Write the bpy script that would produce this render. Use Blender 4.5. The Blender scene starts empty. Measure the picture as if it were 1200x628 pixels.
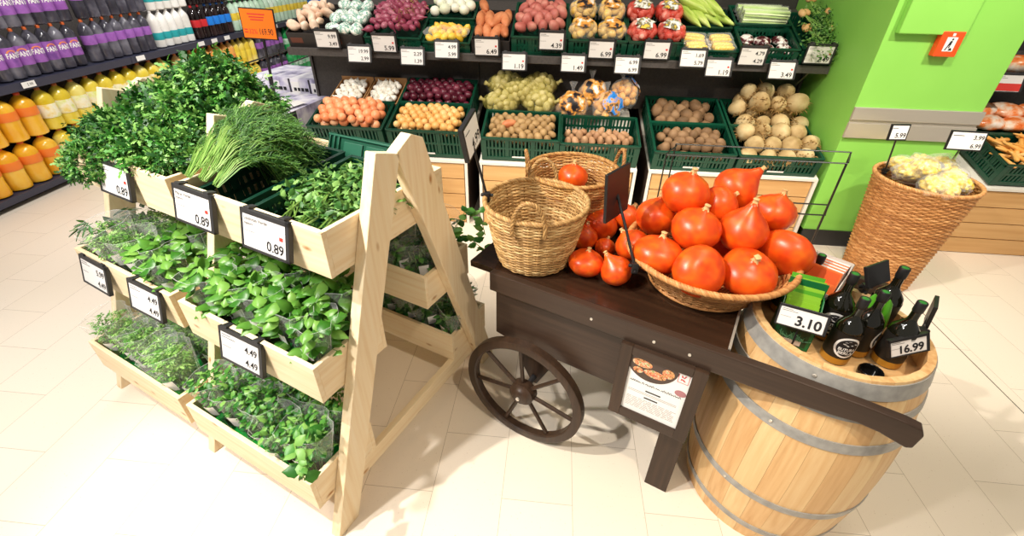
import bpy, math, random
import numpy as np
from mathutils import Matrix, Vector, Euler

# ------------------------------------------------------------ camera, world, lights
scene = bpy.context.scene
COL = scene.collection
PI = math.pi
FPX = 540.0
PITCH, ROLL, YAW = math.radians(34.0), math.radians(1.16), math.radians(-4.76)
EYE = Vector((0, 0, 1.9))
fwd = Vector((math.sin(YAW) * math.cos(PITCH), math.cos(YAW) * math.cos(PITCH), -math.sin(PITCH)))
r0 = Vector((math.cos(YAW), -math.sin(YAW), 0))
u0 = r0.cross(fwd)
right = math.cos(ROLL) * r0 + math.sin(ROLL) * u0
up = -math.sin(ROLL) * r0 + math.cos(ROLL) * u0
cd = bpy.data.cameras.new('camera')
cd.sensor_width = 36.0
cd.lens = FPX / 1200 * 36
cd.clip_start = 0.05
cam = bpy.data.objects.new('camera', cd)
COL.objects.link(cam)
cam.matrix_world = Matrix(((right.x, up.x, -fwd.x, EYE.x), (right.y, up.y, -fwd.y, EYE.y), (right.z, up.z, -fwd.z, EYE.z), (0, 0, 0, 1)))
scene.camera = cam
scene.view_settings.view_transform = 'Standard'
scene.view_settings.look = 'None'
scene.view_settings.exposure = 0.0
scene.view_settings.gamma = 1.0
scene.view_settings.use_curve_mapping = False

w = bpy.data.worlds.new('ambient_fill')  # added even glow from all around as soft fill, no fixture in the store
scene.world = w
w.use_nodes = True
w.node_tree.nodes['Background'].inputs[0].default_value = (1.0, 0.95, 0.88, 1)
w.node_tree.nodes['Background'].inputs[1].default_value = 0.28


def lamp(name, kind, loc, target, power, color=(1, 1, 1), size=0.1, size_y=None, angle=60, blend=0.4):
    d = bpy.data.lights.new(name, kind)
    d.energy = power
    d.color = color
    if kind == 'AREA':
        d.shape = 'RECTANGLE'
        d.size = size
        d.size_y = size_y or size
    else:
        d.shadow_soft_size = size
        if kind == 'SPOT':
            d.spot_size = math.radians(angle)
            d.spot_blend = blend
    o = bpy.data.objects.new(name, d)
    COL.objects.link(o)
    o.location = loc
    o.rotation_euler = (Vector(target) - Vector(loc)).to_track_quat('-Z', 'Y').to_euler()
    return o


WARM = (1.0, 0.86, 0.66)
COOL = (1.0, 0.97, 0.93)
lamp('ceiling_strip_light', 'AREA', (-2.4, 1.6, 3.4), (-2.4, 1.6, 0), 85, COOL, 0.5, 5.0)
lamp('ceiling_strip_light', 'AREA', (1.4, 1.0, 3.4), (1.4, 1.0, 0), 30, WARM, 0.5, 4.0)
lamp('track_spot', 'SPOT', (-1.9, 0.55, 3.5), (0.1, 1.25, 0.4), 430, (1, 0.93, 0.82), 0.035, angle=75, blend=0.5)
lamp('track_spot', 'SPOT', (0.9, -0.2, 3.5), (1.1, 1.6, 0.6), 150, WARM, 0.06, angle=70, blend=0.5)
lamp('track_spot', 'SPOT', (-1.1, 1.9, 3.5), (-1.1, 4.0, 0.9), 215, (1, 0.9, 0.76), 0.06, angle=85, blend=0.6)
lamp('track_spot', 'SPOT', (1.1, 1.9, 3.5), (1.2, 4.0, 0.9), 190, (1, 0.9, 0.76), 0.06, angle=85, blend=0.6)
lamp('track_spot', 'SPOT', (2.9, 1.7, 3.5), (2.6, 3.4, 1.0), 290, (1, 0.93, 0.82), 0.06, angle=80, blend=0.5)
lamp('track_spot', 'SPOT', (-2.9, 3.6, 3.5), (-4.8, 4.6, 0.9), 230, COOL, 0.08, angle=100, blend=0.6)
lamp('track_spot', 'SPOT', (-2.9, 6.2, 3.5), (-4.8, 7.0, 0.9), 230, COOL, 0.08, angle=100, blend=0.6)
lamp('track_spot', 'SPOT', (-2.3, -0.4, 3.5), (-1.5, 1.2, 0.4), 380, COOL, 0.10, angle=80, blend=0.6)


# ------------------------------------------------------------ where a pixel's ray meets a plane
def ray(px, py):
    return (px - 600) * right - (py - 314) * up + FPX * fwd


def at(px, py, z):
    d = ray(px, py)
    return EYE + d * ((z - EYE.z) / d.z)


def aty(px, py, y):
    d = ray(px, py)
    return EYE + d * (y / d.y)


def atx(px, py, x):
    d = ray(px, py)
    return EYE + d * (x / d.x)


# ------------------------------------------------------------ mesh builder
class MB:
    def __init__(self):
        self.v, self.f = [], []

    def hexa(self, p):                       # 8 corners: bottom ring, top ring
        n = len(self.v)
        self.v += [tuple(q) for q in p]
        for a in ((3, 2, 1, 0), (4, 5, 6, 7), (0, 1, 5, 4), (1, 2, 6, 5), (2, 3, 7, 6), (3, 0, 4, 7)):
            self.f.append(tuple(n + i for i in a))
        return self

    def box(self, x0, x1, y0, y1, z0, z1, m=None):
        p = [(x0, y0, z0), (x1, y0, z0), (x1, y1, z0), (x0, y1, z0), (x0, y0, z1), (x1, y0, z1), (x1, y1, z1), (x0, y1, z1)]
        if m is not None:
            p = [m @ Vector(q) for q in p]
        return self.hexa(p)

    def prism(self, poly, fn, d0, d1):       # poly in 2-D (counter-clockwise seen from d0), fn(a, b, d) -> 3-D
        n = len(self.v)
        k = len(poly)
        self.v += [tuple(fn(a, b, d0)) for a, b in poly] + [tuple(fn(a, b, d1)) for a, b in poly]
        self.f.append(tuple(range(n, n + k)))
        self.f.append(tuple(range(n + 2 * k - 1, n + k - 1, -1)))
        for i in range(k):
            j = (i + 1) % k
            self.f.append((n + j, n + i, n + k + i, n + k + j))
        return self

    def tube(self, pts, r, n=6, closed=False):
        pts = [Vector(p) for p in pts]
        k = len(pts)
        rs = r if isinstance(r, (list, tuple)) else [r] * k
        base = len(self.v)
        nrm = None
        for i in range(k):
            if closed:
                t = pts[(i + 1) % k] - pts[i - 1]
            else:
                t = pts[min(i + 1, k - 1)] - pts[max(i - 1, 0)]
            t.normalize()
            if nrm is None:
                nrm = t.cross(Vector((0, 0, 1)))
                if nrm.length < 1e-3:
                    nrm = t.cross(Vector((1, 0, 0)))
            nrm = nrm - t * nrm.dot(t)
            nrm.normalize()
            b = t.cross(nrm)
            for j in range(n):
                a = 2 * PI * j / n
                self.v.append(tuple(pts[i] + rs[i] * (math.cos(a) * nrm + math.sin(a) * b)))
        m = k if closed else k - 1
        for i in range(m):
            for j in range(n):
                a, b = base + i * n, base + ((i + 1) % k) * n
                self.f.append((a + j, a + (j + 1) % n, b + (j + 1) % n, b + j))
        if not closed:
            self.f.append(tuple(base + j for j in range(n - 1, -1, -1)))
            self.f.append(tuple(base + (k - 1) * n + j for j in range(n)))
        return self

    def lathe(self, prof, n=24, c=(0, 0, 0), cap0=True, cap1=True, fn=None):
        base = len(self.v)
        for r, z in prof:
            for j in range(n):
                a = 2 * PI * j / n
                k = fn(a, z) if fn else 1
                self.v.append((c[0] + r * k * math.cos(a), c[1] + r * k * math.sin(a), c[2] + z))
        for i in range(len(prof) - 1):
            for j in range(n):
                a, b = base + i * n, base + (i + 1) * n
                self.f.append((a + j, a + (j + 1) % n, b + (j + 1) % n, b + j))
        if cap0:
            self.f.append(tuple(base + j for j in range(n - 1, -1, -1)))
        if cap1:
            k = base + (len(prof) - 1) * n
            self.f.append(tuple(k + j for j in range(n)))
        return self

    def add(self, other, m=None):
        n = len(self.v)
        self.v += [tuple(m @ Vector(p)) for p in other.v] if m is not None else list(other.v)
        self.f += [tuple(n + i for i in f) for f in other.f]
        return self

    def xf(self, m):
        self.v = [tuple(m @ Vector(p)) for p in self.v]
        return self

    def mesh(self, name, mat, smooth=False):
        me = bpy.data.meshes.new(name)
        me.from_pydata(self.v, [], self.f)
        me.materials.append(mat)
        if smooth:
            me.shade_smooth()
            if smooth != 'all':
                me.set_sharp_from_angle(angle=math.radians(smooth if not isinstance(smooth, bool) else 42))
        me.update()
        return me

    def build(self, name, mat, parent=None, smooth=False, bevel=0):
        return link(name, self.mesh(name, mat, smooth), parent, bevel)


def link(name, me, parent=None, bevel=0):
    o = bpy.data.objects.new(name, me)
    COL.objects.link(o)
    if parent is not None:
        o.parent = parent
    if bevel:
        b = o.modifiers.new('edge', 'BEVEL')
        b.width = bevel
        b.segments = 2
        b.limit_method = 'ANGLE'
    return o


def tag(o, label, cat, group=None):
    o['label'] = label
    o['category'] = cat
    if group:
        o['group'] = group
    return o


def thing(name, label, cat, m=None, group=None):
    o = bpy.data.objects.new(name, None)
    COL.objects.link(o)
    o.empty_display_size = 0.05
    if m is not None:
        o.matrix_world = m
    return tag(o, label, cat, group)


def struct(o):
    o['kind'] = 'structure'
    return o


def dup(o, parent=None):
    c = o.copy()
    COL.objects.link(c)
    if parent is not None:
        c.parent = parent
        c.matrix_parent_inverse = o.matrix_parent_inverse.copy()
    for ch in KIDS.get(o.name, ()):
        dup(ch, c)
    return c


KIDS = {}


def remember(o):                              # note a prototype's children so that dup() need not search the scene
    for ch in o.children:
        KIDS.setdefault(o.name, []).append(ch)
        remember(ch)


def trs(loc, rz=0, rx=0, ry=0, s=1.0):
    return Matrix.Translation(Vector(loc)) @ Euler((rx, ry, rz), 'XYZ').to_matrix().to_4x4() @ Matrix.Scale(s, 4)


def aim(loc, direction, spin=0, s=1.0):       # local z points along direction
    q = Vector(direction).normalized().to_track_quat('Z', 'Y').to_matrix().to_4x4()
    return Matrix.Translation(Vector(loc)) @ q @ Matrix.Rotation(spin, 4, 'Z') @ Matrix.Scale(s, 4)


# ------------------------------------------------------------ materials
def srgb(h):
    c = [int(h[i:i + 2], 16) / 255 for i in (0, 2, 4)]
    return tuple((x / 12.92 if x <= 0.04045 else ((x + 0.055) / 1.055) ** 2.4) for x in c) + (1,)


def base_mat(name, col, rough=0.5, metal=0.0, spec=0.5):
    m = bpy.data.materials.new(name)
    m.use_nodes = True
    b = m.node_tree.nodes['Principled BSDF']
    b.inputs['Base Color'].default_value = srgb(col) if isinstance(col, str) else col
    b.inputs['Roughness'].default_value = rough
    b.inputs['Metallic'].default_value = metal
    b.inputs['Specular IOR Level'].default_value = spec
    return m, m.node_tree.nodes, m.node_tree.links, b


def plain(name, col, rough=0.5, metal=0.0, spec=0.5):
    return base_mat(name, col, rough, metal, spec)[0]


def mottled(name, cols, scale=20, rough=0.5, stretch=(1, 1, 1), detail=3, island=0.0, bump=0.0, coord='Object', spec=0.4, trans=0.0, contrast=(0.3, 0.7)):
    """noise over a colour ramp; island > 0 mixes in a random value for each loose piece"""
    m, n, l, b = base_mat(name, cols[0], rough, 0, spec)
    tc = n.new('ShaderNodeTexCoord')
    mp = n.new('ShaderNodeMapping')
    mp.inputs['Scale'].default_value = stretch
    nz = n.new('ShaderNodeTexNoise')
    nz.inputs['Scale'].default_value = scale
    nz.inputs['Detail'].default_value = detail
    l.new(tc.outputs[coord], mp.inputs[0])
    oi = n.new('ShaderNodeObjectInfo')
    ad = n.new('ShaderNodeVectorMath')
    ad.operation = 'ADD'
    sc = n.new('ShaderNodeMath')
    sc.operation = 'MULTIPLY'
    sc.inputs[1].default_value = 37.0
    l.new(oi.outputs['Random'], sc.inputs[0])
    l.new(mp.outputs[0], ad.inputs[0])
    l.new(sc.outputs[0], ad.inputs[1])
    l.new(ad.outputs[0], nz.inputs['Vector'])
    fac = nz.outputs['Fac']
    rp = n.new('ShaderNodeValToRGB')
    el = rp.color_ramp.elements
    while len(el) < len(cols):
        el.new(0.5)
    for i, c in enumerate(cols):
        el[i].position = contrast[0] + (contrast[1] - contrast[0]) * i / max(1, len(cols) - 1)
        el[i].color = srgb(c)
    if island:
        ge = n.new('ShaderNodeNewGeometry')
        mx = n.new('ShaderNodeMix')
        mx.inputs['Factor'].default_value = island
        l.new(fac, mx.inputs['A'])
        l.new(ge.outputs['Random Per Island'], mx.inputs['B'])
        fac = mx.outputs['Result']
    l.new(fac, rp.inputs[0])
    l.new(rp.outputs[0], b.inputs['Base Color'])
    if bump:
        bp = n.new('ShaderNodeBump')
        bp.inputs['Strength'].default_value = bump
        bp.inputs['Distance'].default_value = 0.004
        l.new(nz.outputs['Fac'], bp.inputs['Height'])
        l.new(bp.outputs[0], b.inputs['Normal'])
    if trans:
        tr = n.new('ShaderNodeBsdfTranslucent')
        l.new(rp.outputs[0], tr.inputs[0])
        ms = n.new('ShaderNodeMixShader')
        ms.inputs[0].default_value = trans
        l.new(b.outputs[0], ms.inputs[1])
        l.new(tr.outputs[0], ms.inputs[2])
        l.new(ms.outputs[0], n['Material Output'].inputs[0])
    return m


def wood(name, cols, axis, scale=1.0, rough=0.55, knots=None, spec=0.35):
    st = {'x': (1.2, 26, 26), 'y': (26, 1.2, 26), 'z': (26, 26, 1.2)}[axis]
    m = mottled(name, cols, 2.2 * scale, rough, st, 4, bump=0.06, spec=spec, contrast=(0.15, 0.85))
    if knots:
        n, l = m.node_tree.nodes, m.node_tree.links
        b = n['Principled BSDF']
        tc = n.new('ShaderNodeTexCoord')
        mp = n.new('ShaderNodeMapping')
        mp.inputs['Scale'].default_value = {'x': (5, 12, 12), 'y': (12, 5, 12), 'z': (12, 12, 5)}[axis]
        vo = n.new('ShaderNodeTexVoronoi')
        vo.inputs['Scale'].default_value = 0.9
        l.new(tc.outputs['Object'], mp.inputs[0])
        l.new(mp.outputs[0], vo.inputs['Vector'])
        rp = n.new('ShaderNodeValToRGB')
        rp.color_ramp.elements[0].position = 0.03
        rp.color_ramp.elements[0].color = (1, 1, 1, 1)
        rp.color_ramp.elements[1].position = 0.12
        rp.color_ramp.elements[1].color = (0, 0, 0, 1)
        l.new(vo.outputs['Distance'], rp.inputs[0])
        mx = n.new('ShaderNodeMix')
        mx.data_type = 'RGBA'
        mx.inputs[7].default_value = srgb(knots)
        old = b.inputs['Base Color'].links[0].from_socket
        l.new(rp.outputs[0], mx.inputs['Factor'])
        l.new(old, mx.inputs[6])
        l.new(mx.outputs[2], b.inputs['Base Color'])
    return m


def film(name, col=(1, 1, 1, 1), cover=0.16, rough=0.12):
    """clear packing film: mostly see-through with a shiny, faintly milky skin"""
    m = bpy.data.materials.new(name)
    m.use_nodes = True
    n, l = m.node_tree.nodes, m.node_tree.links
    b = n['Principled BSDF']
    b.inputs['Base Color'].default_value = col
    b.inputs['Roughness'].default_value = rough
    nz = n.new('ShaderNodeTexNoise')
    nz.inputs['Scale'].default_value = 26
    bp = n.new('ShaderNodeBump')
    bp.inputs['Strength'].default_value = 0.5
    bp.inputs['Distance'].default_value = 0.01
    l.new(nz.outputs['Fac'], bp.inputs['Height'])
    l.new(bp.outputs[0], b.inputs['Normal'])
    tr = n.new('ShaderNodeBsdfTransparent')
    fr = n.new('ShaderNodeLayerWeight')
    fr.inputs['Blend'].default_value = 0.25
    ma = n.new('ShaderNodeMath')
    ma.operation = 'MULTIPLY_ADD'
    ma.inputs[1].default_value = 0.28
    ma.inputs[2].default_value = cover
    ma.use_clamp = True
    l.new(fr.outputs['Facing'], ma.inputs[0])
    ms = n.new('ShaderNodeMixShader')
    l.new(ma.outputs[0], ms.inputs[0])
    l.new(tr.outputs[0], ms.inputs[1])
    l.new(b.outputs[0], ms.inputs[2])
    l.new(ms.outputs[0], n['Material Output'].inputs[0])
    return m


PINE = ['f3e3c4', 'eed8b2', 'e2c394']
MAT = dict(
    pine_x=wood('pine_along', PINE, 'x', knots='b07c45'), pine_y=wood('pine_across', PINE, 'y', knots='b07c45'), pine_z=wood('pine_upright', PINE, 'z', knots='b07c45'),
    dark_x=wood('dark_wood_along', ['46352a', '3a2b22', '31251d'], 'x', rough=0.35), dark_z=wood('dark_wood_upright', ['4a3526', '37271c', '2a1e17'], 'z', rough=0.4),
    dark_top=wood('dark_wood_top', ['3d281b', '301f15', '251811'], 'x', rough=0.22, spec=0.5),
    plank=wood('shelf_plank', ['dcb27c', 'd0a36b', 'c4935a'], 'x', 0.6, rough=0.5),
    stave=wood('barrel_stave', ['ecc48c', 'dfae70', 'c98f50'], 'z', 1.3, rough=0.45),
    black=plain('black_plastic', '1b1a1b', 0.4), charcoal=plain('charcoal_plastic', '2b2a2b', 0.45),
    dgrey=mottled('dark_shelf_metal', ['45413f', '524d4a'], 60, 0.45), steel=plain('brushed_steel', 'cdc6ba', 0.3, 0.55),
    hoop=mottled('galvanised_hoop', ['8e8c88', 'a9a6a0'], 30, 0.34), white=plain('white_paper', 'f1efec', 0.5), screen=plain('grey_white_screen', 'e6e2df', 0.4), ink=plain('black_print', '15141a', 0.6),
    redink=plain('red_print', 'd4372e', 0.6), offwhite=plain('light_board', 'e6e0d4', 0.5),
    crate=plain('green_crate_plastic', '0c4632', 0.36), crate_dark=plain('dark_green_crate_plastic', '0a3828', 0.38),
    liner=plain('bright_green_plastic', '13a23c', 0.3), wall_green=mottled('green_wall_paint', ['8ccf58', '90d35c'], 4, 0.45), navy=plain('navy_shelf_metal', '34364a', 0.4),
    wicker=mottled('wicker', ['cfa56a', 'b98a4d', '96683a'], 40, 0.5, island=0.5), wicker_light=mottled('light_wicker', ['d2b27c', 'bb935c', '977142'], 40, 0.5, island=0.5),
    wicker_tan=mottled('tan_wicker', ['d59f66', 'c68c52', 'ad7440'], 40, 0.5, island=0.5),
    orange=plain('orange_print', 'ff7a17', 0.5), film=film('clear_film', cover=0.07), film_glint=film('film_glint', cover=0.25), film_thin=film('thin_clear_film', cover=0.08),
    card=plain('brown_cardboard', 'b98a58', 0.7), card_dark=plain('black_printed_cardboard', '2d2826', 0.6),
)


# ------------------------------------------------------------ lettering
_TXT = {}


def text_mb(s, size=1.0, bold=0.0):
    k = (s, bold)
    if k not in _TXT:
        cu = bpy.data.curves.new('lettering', 'FONT')
        cu.body = s
        cu.size = 1.0
        cu.offset = bold
        cu.resolution_u = 3
        o = bpy.data.objects.new('lettering', cu)
        COL.objects.link(o)
        me = bpy.data.meshes.new_from_object(o.evaluated_get(bpy.context.evaluated_depsgraph_get()))
        vs = [tuple(v.co) for v in me.vertices]
        fs = [tuple(p.vertices) for p in me.polygons]
        bpy.data.objects.remove(o)
        bpy.data.curves.remove(cu)
        bpy.data.meshes.remove(me)
        x0 = min(v[0] for v in vs)
        x1 = max(v[0] for v in vs)
        y0 = min(v[1] for v in vs)
        y1 = max(v[1] for v in vs)
        _TXT[k] = ([((v[0] - (x0 + x1) / 2), (v[1] - (y0 + y1) / 2)) for v in vs], fs, x1 - x0, y1 - y0)
    vs, fs, W, H = _TXT[k]
    return vs, fs, W, H


def put_text(mb, s, cx, cz, h, y=0.0, width=None, bold=0.0, fn=None):
    """letters h high centred at (cx, cz) in the local xz plane, facing -y; width squeezes them"""
    vs, fs, W, H = text_mb(s, 1, bold)
    k = h / H
    kx = k if width is None else min(k * 1.6, width / W)
    n = len(mb.v)
    for a, b in vs:
        p = (cx + a * kx, y, cz + b * k)
        mb.v.append(tuple(fn(*p)) if fn else p)
    mb.f += [tuple(n + i for i in f) for f in fs]
    return mb


# ------------------------------------------------------------ the room
def floor_material():
    m, n, l, b = base_mat('cream_floor_tiles', 'f4e8d8', 0.33, 0, 0.35)
    tc = n.new('ShaderNodeTexCoord')
    mp = n.new('ShaderNodeMapping')
    mp.inputs['Rotation'].default_value = (0, 0, PI / 2)
    mp.inputs['Location'].default_value = (-1.06 + 6, 0.113 + 0.298 * 20, 0)
    br = n.new('ShaderNodeTexBrick')
    br.inputs['Scale'].default_value = 1.0
    br.inputs['Brick Width'].default_value = 0.596
    br.inputs['Row Height'].default_value = 0.298
    br.inputs['Mortar Size'].default_value = 0.0011
    br.inputs['Mortar Smooth'].default_value = 0.1
    br.inputs['Color1'].default_value = srgb('efe2d1')
    br.inputs['Color2'].default_value = srgb('ecdfcd')
    br.inputs['Mortar'].default_value = srgb('b3a38f')
    br.offset = 0.5
    l.new(tc.outputs['Object'], mp.inputs[0])
    l.new(mp.outputs[0], br.inputs['Vector'])
    nz = n.new('ShaderNodeTexNoise')
    nz.inputs['Scale'].default_value = 120
    nz.inputs['Detail'].default_value = 1
    l.new(tc.outputs['Object'], nz.inputs['Vector'])
    rp = n.new('ShaderNodeValToRGB')
    rp.color_ramp.elements[0].position = 0.22
    rp.color_ramp.elements[0].color = srgb('c9b9a4')
    rp.color_ramp.elements[1].position = 0.30
    rp.color_ramp.elements[1].color = (1, 1, 1, 1)
    l.new(nz.outputs['Fac'], rp.inputs[0])
    mx = n.new('ShaderNodeMix')
    mx.data_type = 'RGBA'
    mx.blend_type = 'MULTIPLY'
    mx.inputs['Factor'].default_value = 0.5
    l.new(br.outputs[0], mx.inputs[6])
    l.new(rp.outputs[0], mx.inputs[7])
    l.new(mx.outputs[2], b.inputs['Base Color'])
    return m


fl = struct(MB().box(-9, 8, -2.5, 14, -0.08, 0).build('floor', floor_material()))
struct(MB().box(-2.15, 8, 4.85, 4.95, 0, 3.2).build('wall_back', plain('dark_wall_paint', '3a3735', 0.6)))
struct(MB().box(-5.75, -5.62, -2.5, 14, 0, 3.2).build('wall_left', plain('pale_wall_paint', 'c9c4bd', 0.6)))
struct(MB().box(-9, -2.2, 13.0, 13.1, 0, 3.2).build('wall_far', plain('far_wall_paint', '8f8a84', 0.6)))

for i, (px, py) in enumerate(((1120, 405),)):
    q = at(px, py, 0)
    struct(MB().box(q.x - .003, q.x + .003, -2, 3.44, 0, .0006).build('trim_1', plain('dark_floor_joint', '6d675c', .6)))
# the green pillar between the two produce shelves
PY = 3.45
pil = struct(MB().box(2.05, 2.875, PY, 4.84, 0.13, 3.1).build('pillar', MAT['wall_green'], None, bevel=0.003))
struct(MB().box(2.045, 2.88, PY - 0.012, PY - 0.001, 0.0, 0.135).build('baseboard_pillar', MAT['charcoal']))
st = MB().box(2.047, 2.885, PY - 0.022, PY - 0.001, 1.005, 1.09).box(2.047, 2.885, PY - 0.022, PY - 0.001, 0.88, 0.985).box(2.05, 2.882, PY - 0.010, PY - 0.001, 0.985, 1.005)
struct(st.build('trim_pillar', MAT['steel'], bevel=0.003))
pn = MB().box(2.10, 2.50, PY - 0.045, PY - 0.001, 1.545, 2.6)
struct(pn.build('pillar_panel', MAT['wall_green'], pil, bevel=0.006))

# ------------------------------------------------------------ the slatted herb stand (local x runs towards the near end, y away from its front)
STAND = Matrix.Translation((-0.725, 0.836, 0)) @ Matrix.Rotation(math.radians(-23), 4, 'Z')
stand = thing('herb_stand', 'pale pine A-frame stand with stepped trays full of fresh herbs', 'display stand', STAND)
LA = 1.59


def slope_board(poly, a0, a1, name):
    return MB().prism(poly, lambda y, z, d: (-d, y, z), a0, a1).build(name, MAT['pine_z'], stand, bevel=0.003)


for a0, a1 in ((0.0, 0.044), (0.777, 0.821), (1.546, 1.59)):
    slope_board([(0.0, 0.0), (0.107, 0.0), (0.612, 1.368), (0.505, 1.403)], a0, a1, 'front_post')
    slope_board([(1.185, 0.0), (1.078, 0.0), (0.592, 1.372), (0.675, 1.415), (0.735, 1.388)], a0, a1, 'rear_post')
    aa = a0 + 0.045 if a0 < 1 else a0 - 0.031
    MB().box(-aa - 0.03, -aa, 0.10, 1.09, 0.105, 0.187).build('bottom_rail', MAT['pine_y'], stand, bevel=0.002)
TRAYS = {}


def tray(a0, a1, b0, b1, z0, z1, key):
    t = 0.018
    tr = MB().box(-a1, -a0, b0 + t, b1 - t, z0, z0 + 0.012).build('tray', MAT['pine_x'], stand)
    MB().box(-a1, -a0, b0, b0 + t, z0 - 0.002, z1).build('front_board', MAT['pine_x'], tr, bevel=0.0015)
    MB().box(-a1, -a0, b1 - t, b1, z0 - 0.002, z1).build('back_board', MAT['pine_x'], tr, bevel=0.0015)
    for q in (a0, a1 - t):
        MB().box(-q - t, -q, b0 + t, b1 - t, z0 + 0.012, z1).build('end_board', MAT['pine_y'], tr, bevel=0.0015)
    TRAYS[key] = (a0, a1, b0, b1, z0 + 0.012)


for side, a0, a1 in (('near', 0.046, 0.772), ('far', 0.826, 1.542)):
    tray(a0, a1, -0.005, 0.300, 0.187, 0.344, side + ' low')
    tray(a0, a1, 0.134, 0.455, 0.633, 0.793, side + ' mid')
    tray(a0, a1, 0.285, 0.885, 1.058, 1.220, side + ' top')
    tray(a0, a1, 0.715, 1.040, 0.633, 0.793, side + ' rear mid')
    tray(a0, a1, 0.870, 1.180, 0.187, 0.344, side + ' rear low')


def SP(a, b, z):
    return STAND @ Vector((-a, b, z))


# bright green drip liners standing in the trays
def liner(key, label):
    a0, a1, b0, b1, z = TRAYS[key]
    x0, x1, y0, y1 = -a1 + 0.022, -a0 - 0.022, b0 + 0.022, b1 - 0.022
    m = MB().box(x0, x1, y0, y1, z + 0.001, z + 0.006)
    h = z + 0.075
    for i in range(24):                        # wavy upstanding rim
        for (ax, bx, ay, by) in ((x0 + (x1 - x0) * i / 24, x0 + (x1 - x0) * (i + 1) / 24, y0, y0), (x0 + (x1 - x0) * i / 24, x0 + (x1 - x0) * (i + 1) / 24, y1, y1)):
            n = len(m.v)
            h0 = h + 0.012 * math.sin(i * 1.9)
            h1 = h + 0.012 * math.sin((i + 1) * 1.9)
            s = 0.004 if ay == y0 else -0.004
            m.v += [(ax, ay, z), (bx, by, z), (bx, by + s, h1), (ax, ay + s, h0)]
            m.f.append((n, n + 1, n + 2, n + 3))
    o = m.build('drip_liner', MAT['liner'])
    o.matrix_world = STAND
    sl = o.modifiers.new('wall', 'SOLIDIFY')
    sl.thickness = 0.002
    tag(o, label, 'tray liner')


for key, label in (('near low', 'bright green plastic liner under the broad-leaved herbs of the lowest near tray'), ('near mid', 'bright green plastic liner under the basil bags'),
                   ('far low', 'bright green plastic liner under the feathery herbs of the lowest far tray'), ('far mid', 'bright green plastic liner under the long-leaved herbs of the middle far tray'),
                   ('near rear mid', 'bright green plastic liner seen between the posts, in the upper rear tray'), ('near rear low', 'bright green plastic liner seen between the posts, in the lowest rear tray')):
    liner(key, label)

# ------------------------------------------------------------ leaves
RNG = np.random.default_rng(7)


def scatter(tv, tf, pos, axis, normal, size, bend=None):
    """copy a leaf outline (x across, y along, z up) to every pos; axis = along, normal = up"""
    pos, axis, normal = (np.asarray(q, float) for q in (pos, axis, normal))
    size = np.asarray(size, float)[:, None, None]
    y = axis / np.linalg.norm(axis, axis=1, keepdims=True)
    x = np.cross(y, normal)
    x /= np.linalg.norm(x, axis=1, keepdims=True) + 1e-9
    z = np.cross(x, y)
    tv = np.asarray(tv, float)
    V = tv[None, :, 0, None] * x[:, None, :] + tv[None, :, 1, None] * y[:, None, :] + tv[None, :, 2, None] * z[:, None, :]
    V = V * size + pos[:, None, :]
    m = MB()
    m.v = [tuple(p) for p in V.reshape(-1, 3).tolist()]
    k = len(tv)
    m.f = [tuple(i * k + j for j in f) for i in range(len(pos)) for f in tf]
    return m


def oval_leaf(w=0.5, dome=0.12, droop=0.25, tip=0.0, teeth=0.0, n=5):
    v, f = [], []
    for i in range(n + 1):
        t = i / n
        hw = w * 0.5 * math.sin(PI * min(1, t ** (0.75 + tip))) + 0.004
        if teeth and i % 2:
            hw *= 1 - teeth
        zz = -droop * t * t
        v += [(-hw, t, zz - dome * hw * 2), (0, t, zz + dome * 0.4), (hw, t, zz - dome * hw * 2)]
    for i in range(n):
        a, b = i * 3, i * 3 + 3
        f += [(a, a + 1, b + 1, b), (a + 1, a + 2, b + 2, b + 1)]
    return v, f


def parsley_leaf():
    v, f = [(0, 0, 0)], []
    for ang, ln in ((-62, 0.62), (0, 1.0), (62, 0.62)):      # three toothed lobes
        a = math.radians(ang)
        d = (math.sin(a), math.cos(a))
        p = (d[1], -d[0])
        n = len(v)
        for t, q in ((0.3, 0.07), (0.55, 0.26), (0.70, 0.11), (0.86, 0.20), (1.06, 0.02)):
            zz = -0.18 * t * t + 0.10 * q
            for s in (-1, 1):
                v.append(((d[0] * t + p[0] * q * s) * ln, (d[1] * t + p[1] * q * s) * ln, zz))
        f.append((0, n, n + 1))
        for i in range(4):
            a_ = n + i * 2
            f.append((a_, a_ + 2, a_ + 3, a_ + 1))
    return v, f


def dirs(n, spread=1.0, rng=RNG):
    d = rng.normal(size=(n, 3))
    d[:, 2] = np.abs(d[:, 2]) * (1.5 - spread) + 0.1
    return d / np.linalg.norm(d, axis=1, keepdims=True)


LEAF = dict(
    parsley=mottled('parsley_leaf', ['184814', '28651d', '43842c', '7fae54'], 9, 0.45, island=0.65, trans=0.18),
    basil=mottled('basil_leaf', ['35701e', '558f30', '82b24f'], 9, 0.36, island=0.6, trans=0.22),
    mint=mottled('mint_leaf', ['2f6e24', '4f8f35', '82b458'], 9, 0.42, island=0.6, trans=0.2),
    dark=mottled('dark_herb_leaf', ['244f22', '356c2c', '5b8c45'], 9, 0.42, island=0.6, trans=0.15),
    pale=mottled('pale_herb_leaf', ['4f8a30', '76ad4c', 'a3cc74'], 9, 0.5, island=0.6, trans=0.2),
    dill=mottled('dill_frond', ['2a561c', '417428', '6b9a42'], 9, 0.5, island=0.7, trans=0.15),
    lovage=mottled('lovage_leaf', ['356428', '568a3c', '86b05d'], 9, 0.45, island=0.65, trans=0.18),
)
STALK = mottled('herb_stalk', ['5d8a35', '7ca348', '9cba66'], 12, 0.45, island=0.5)
EARTH = mottled('root_plug', ['3a2a1c', '5a422c'], 40, 0.8)


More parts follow.
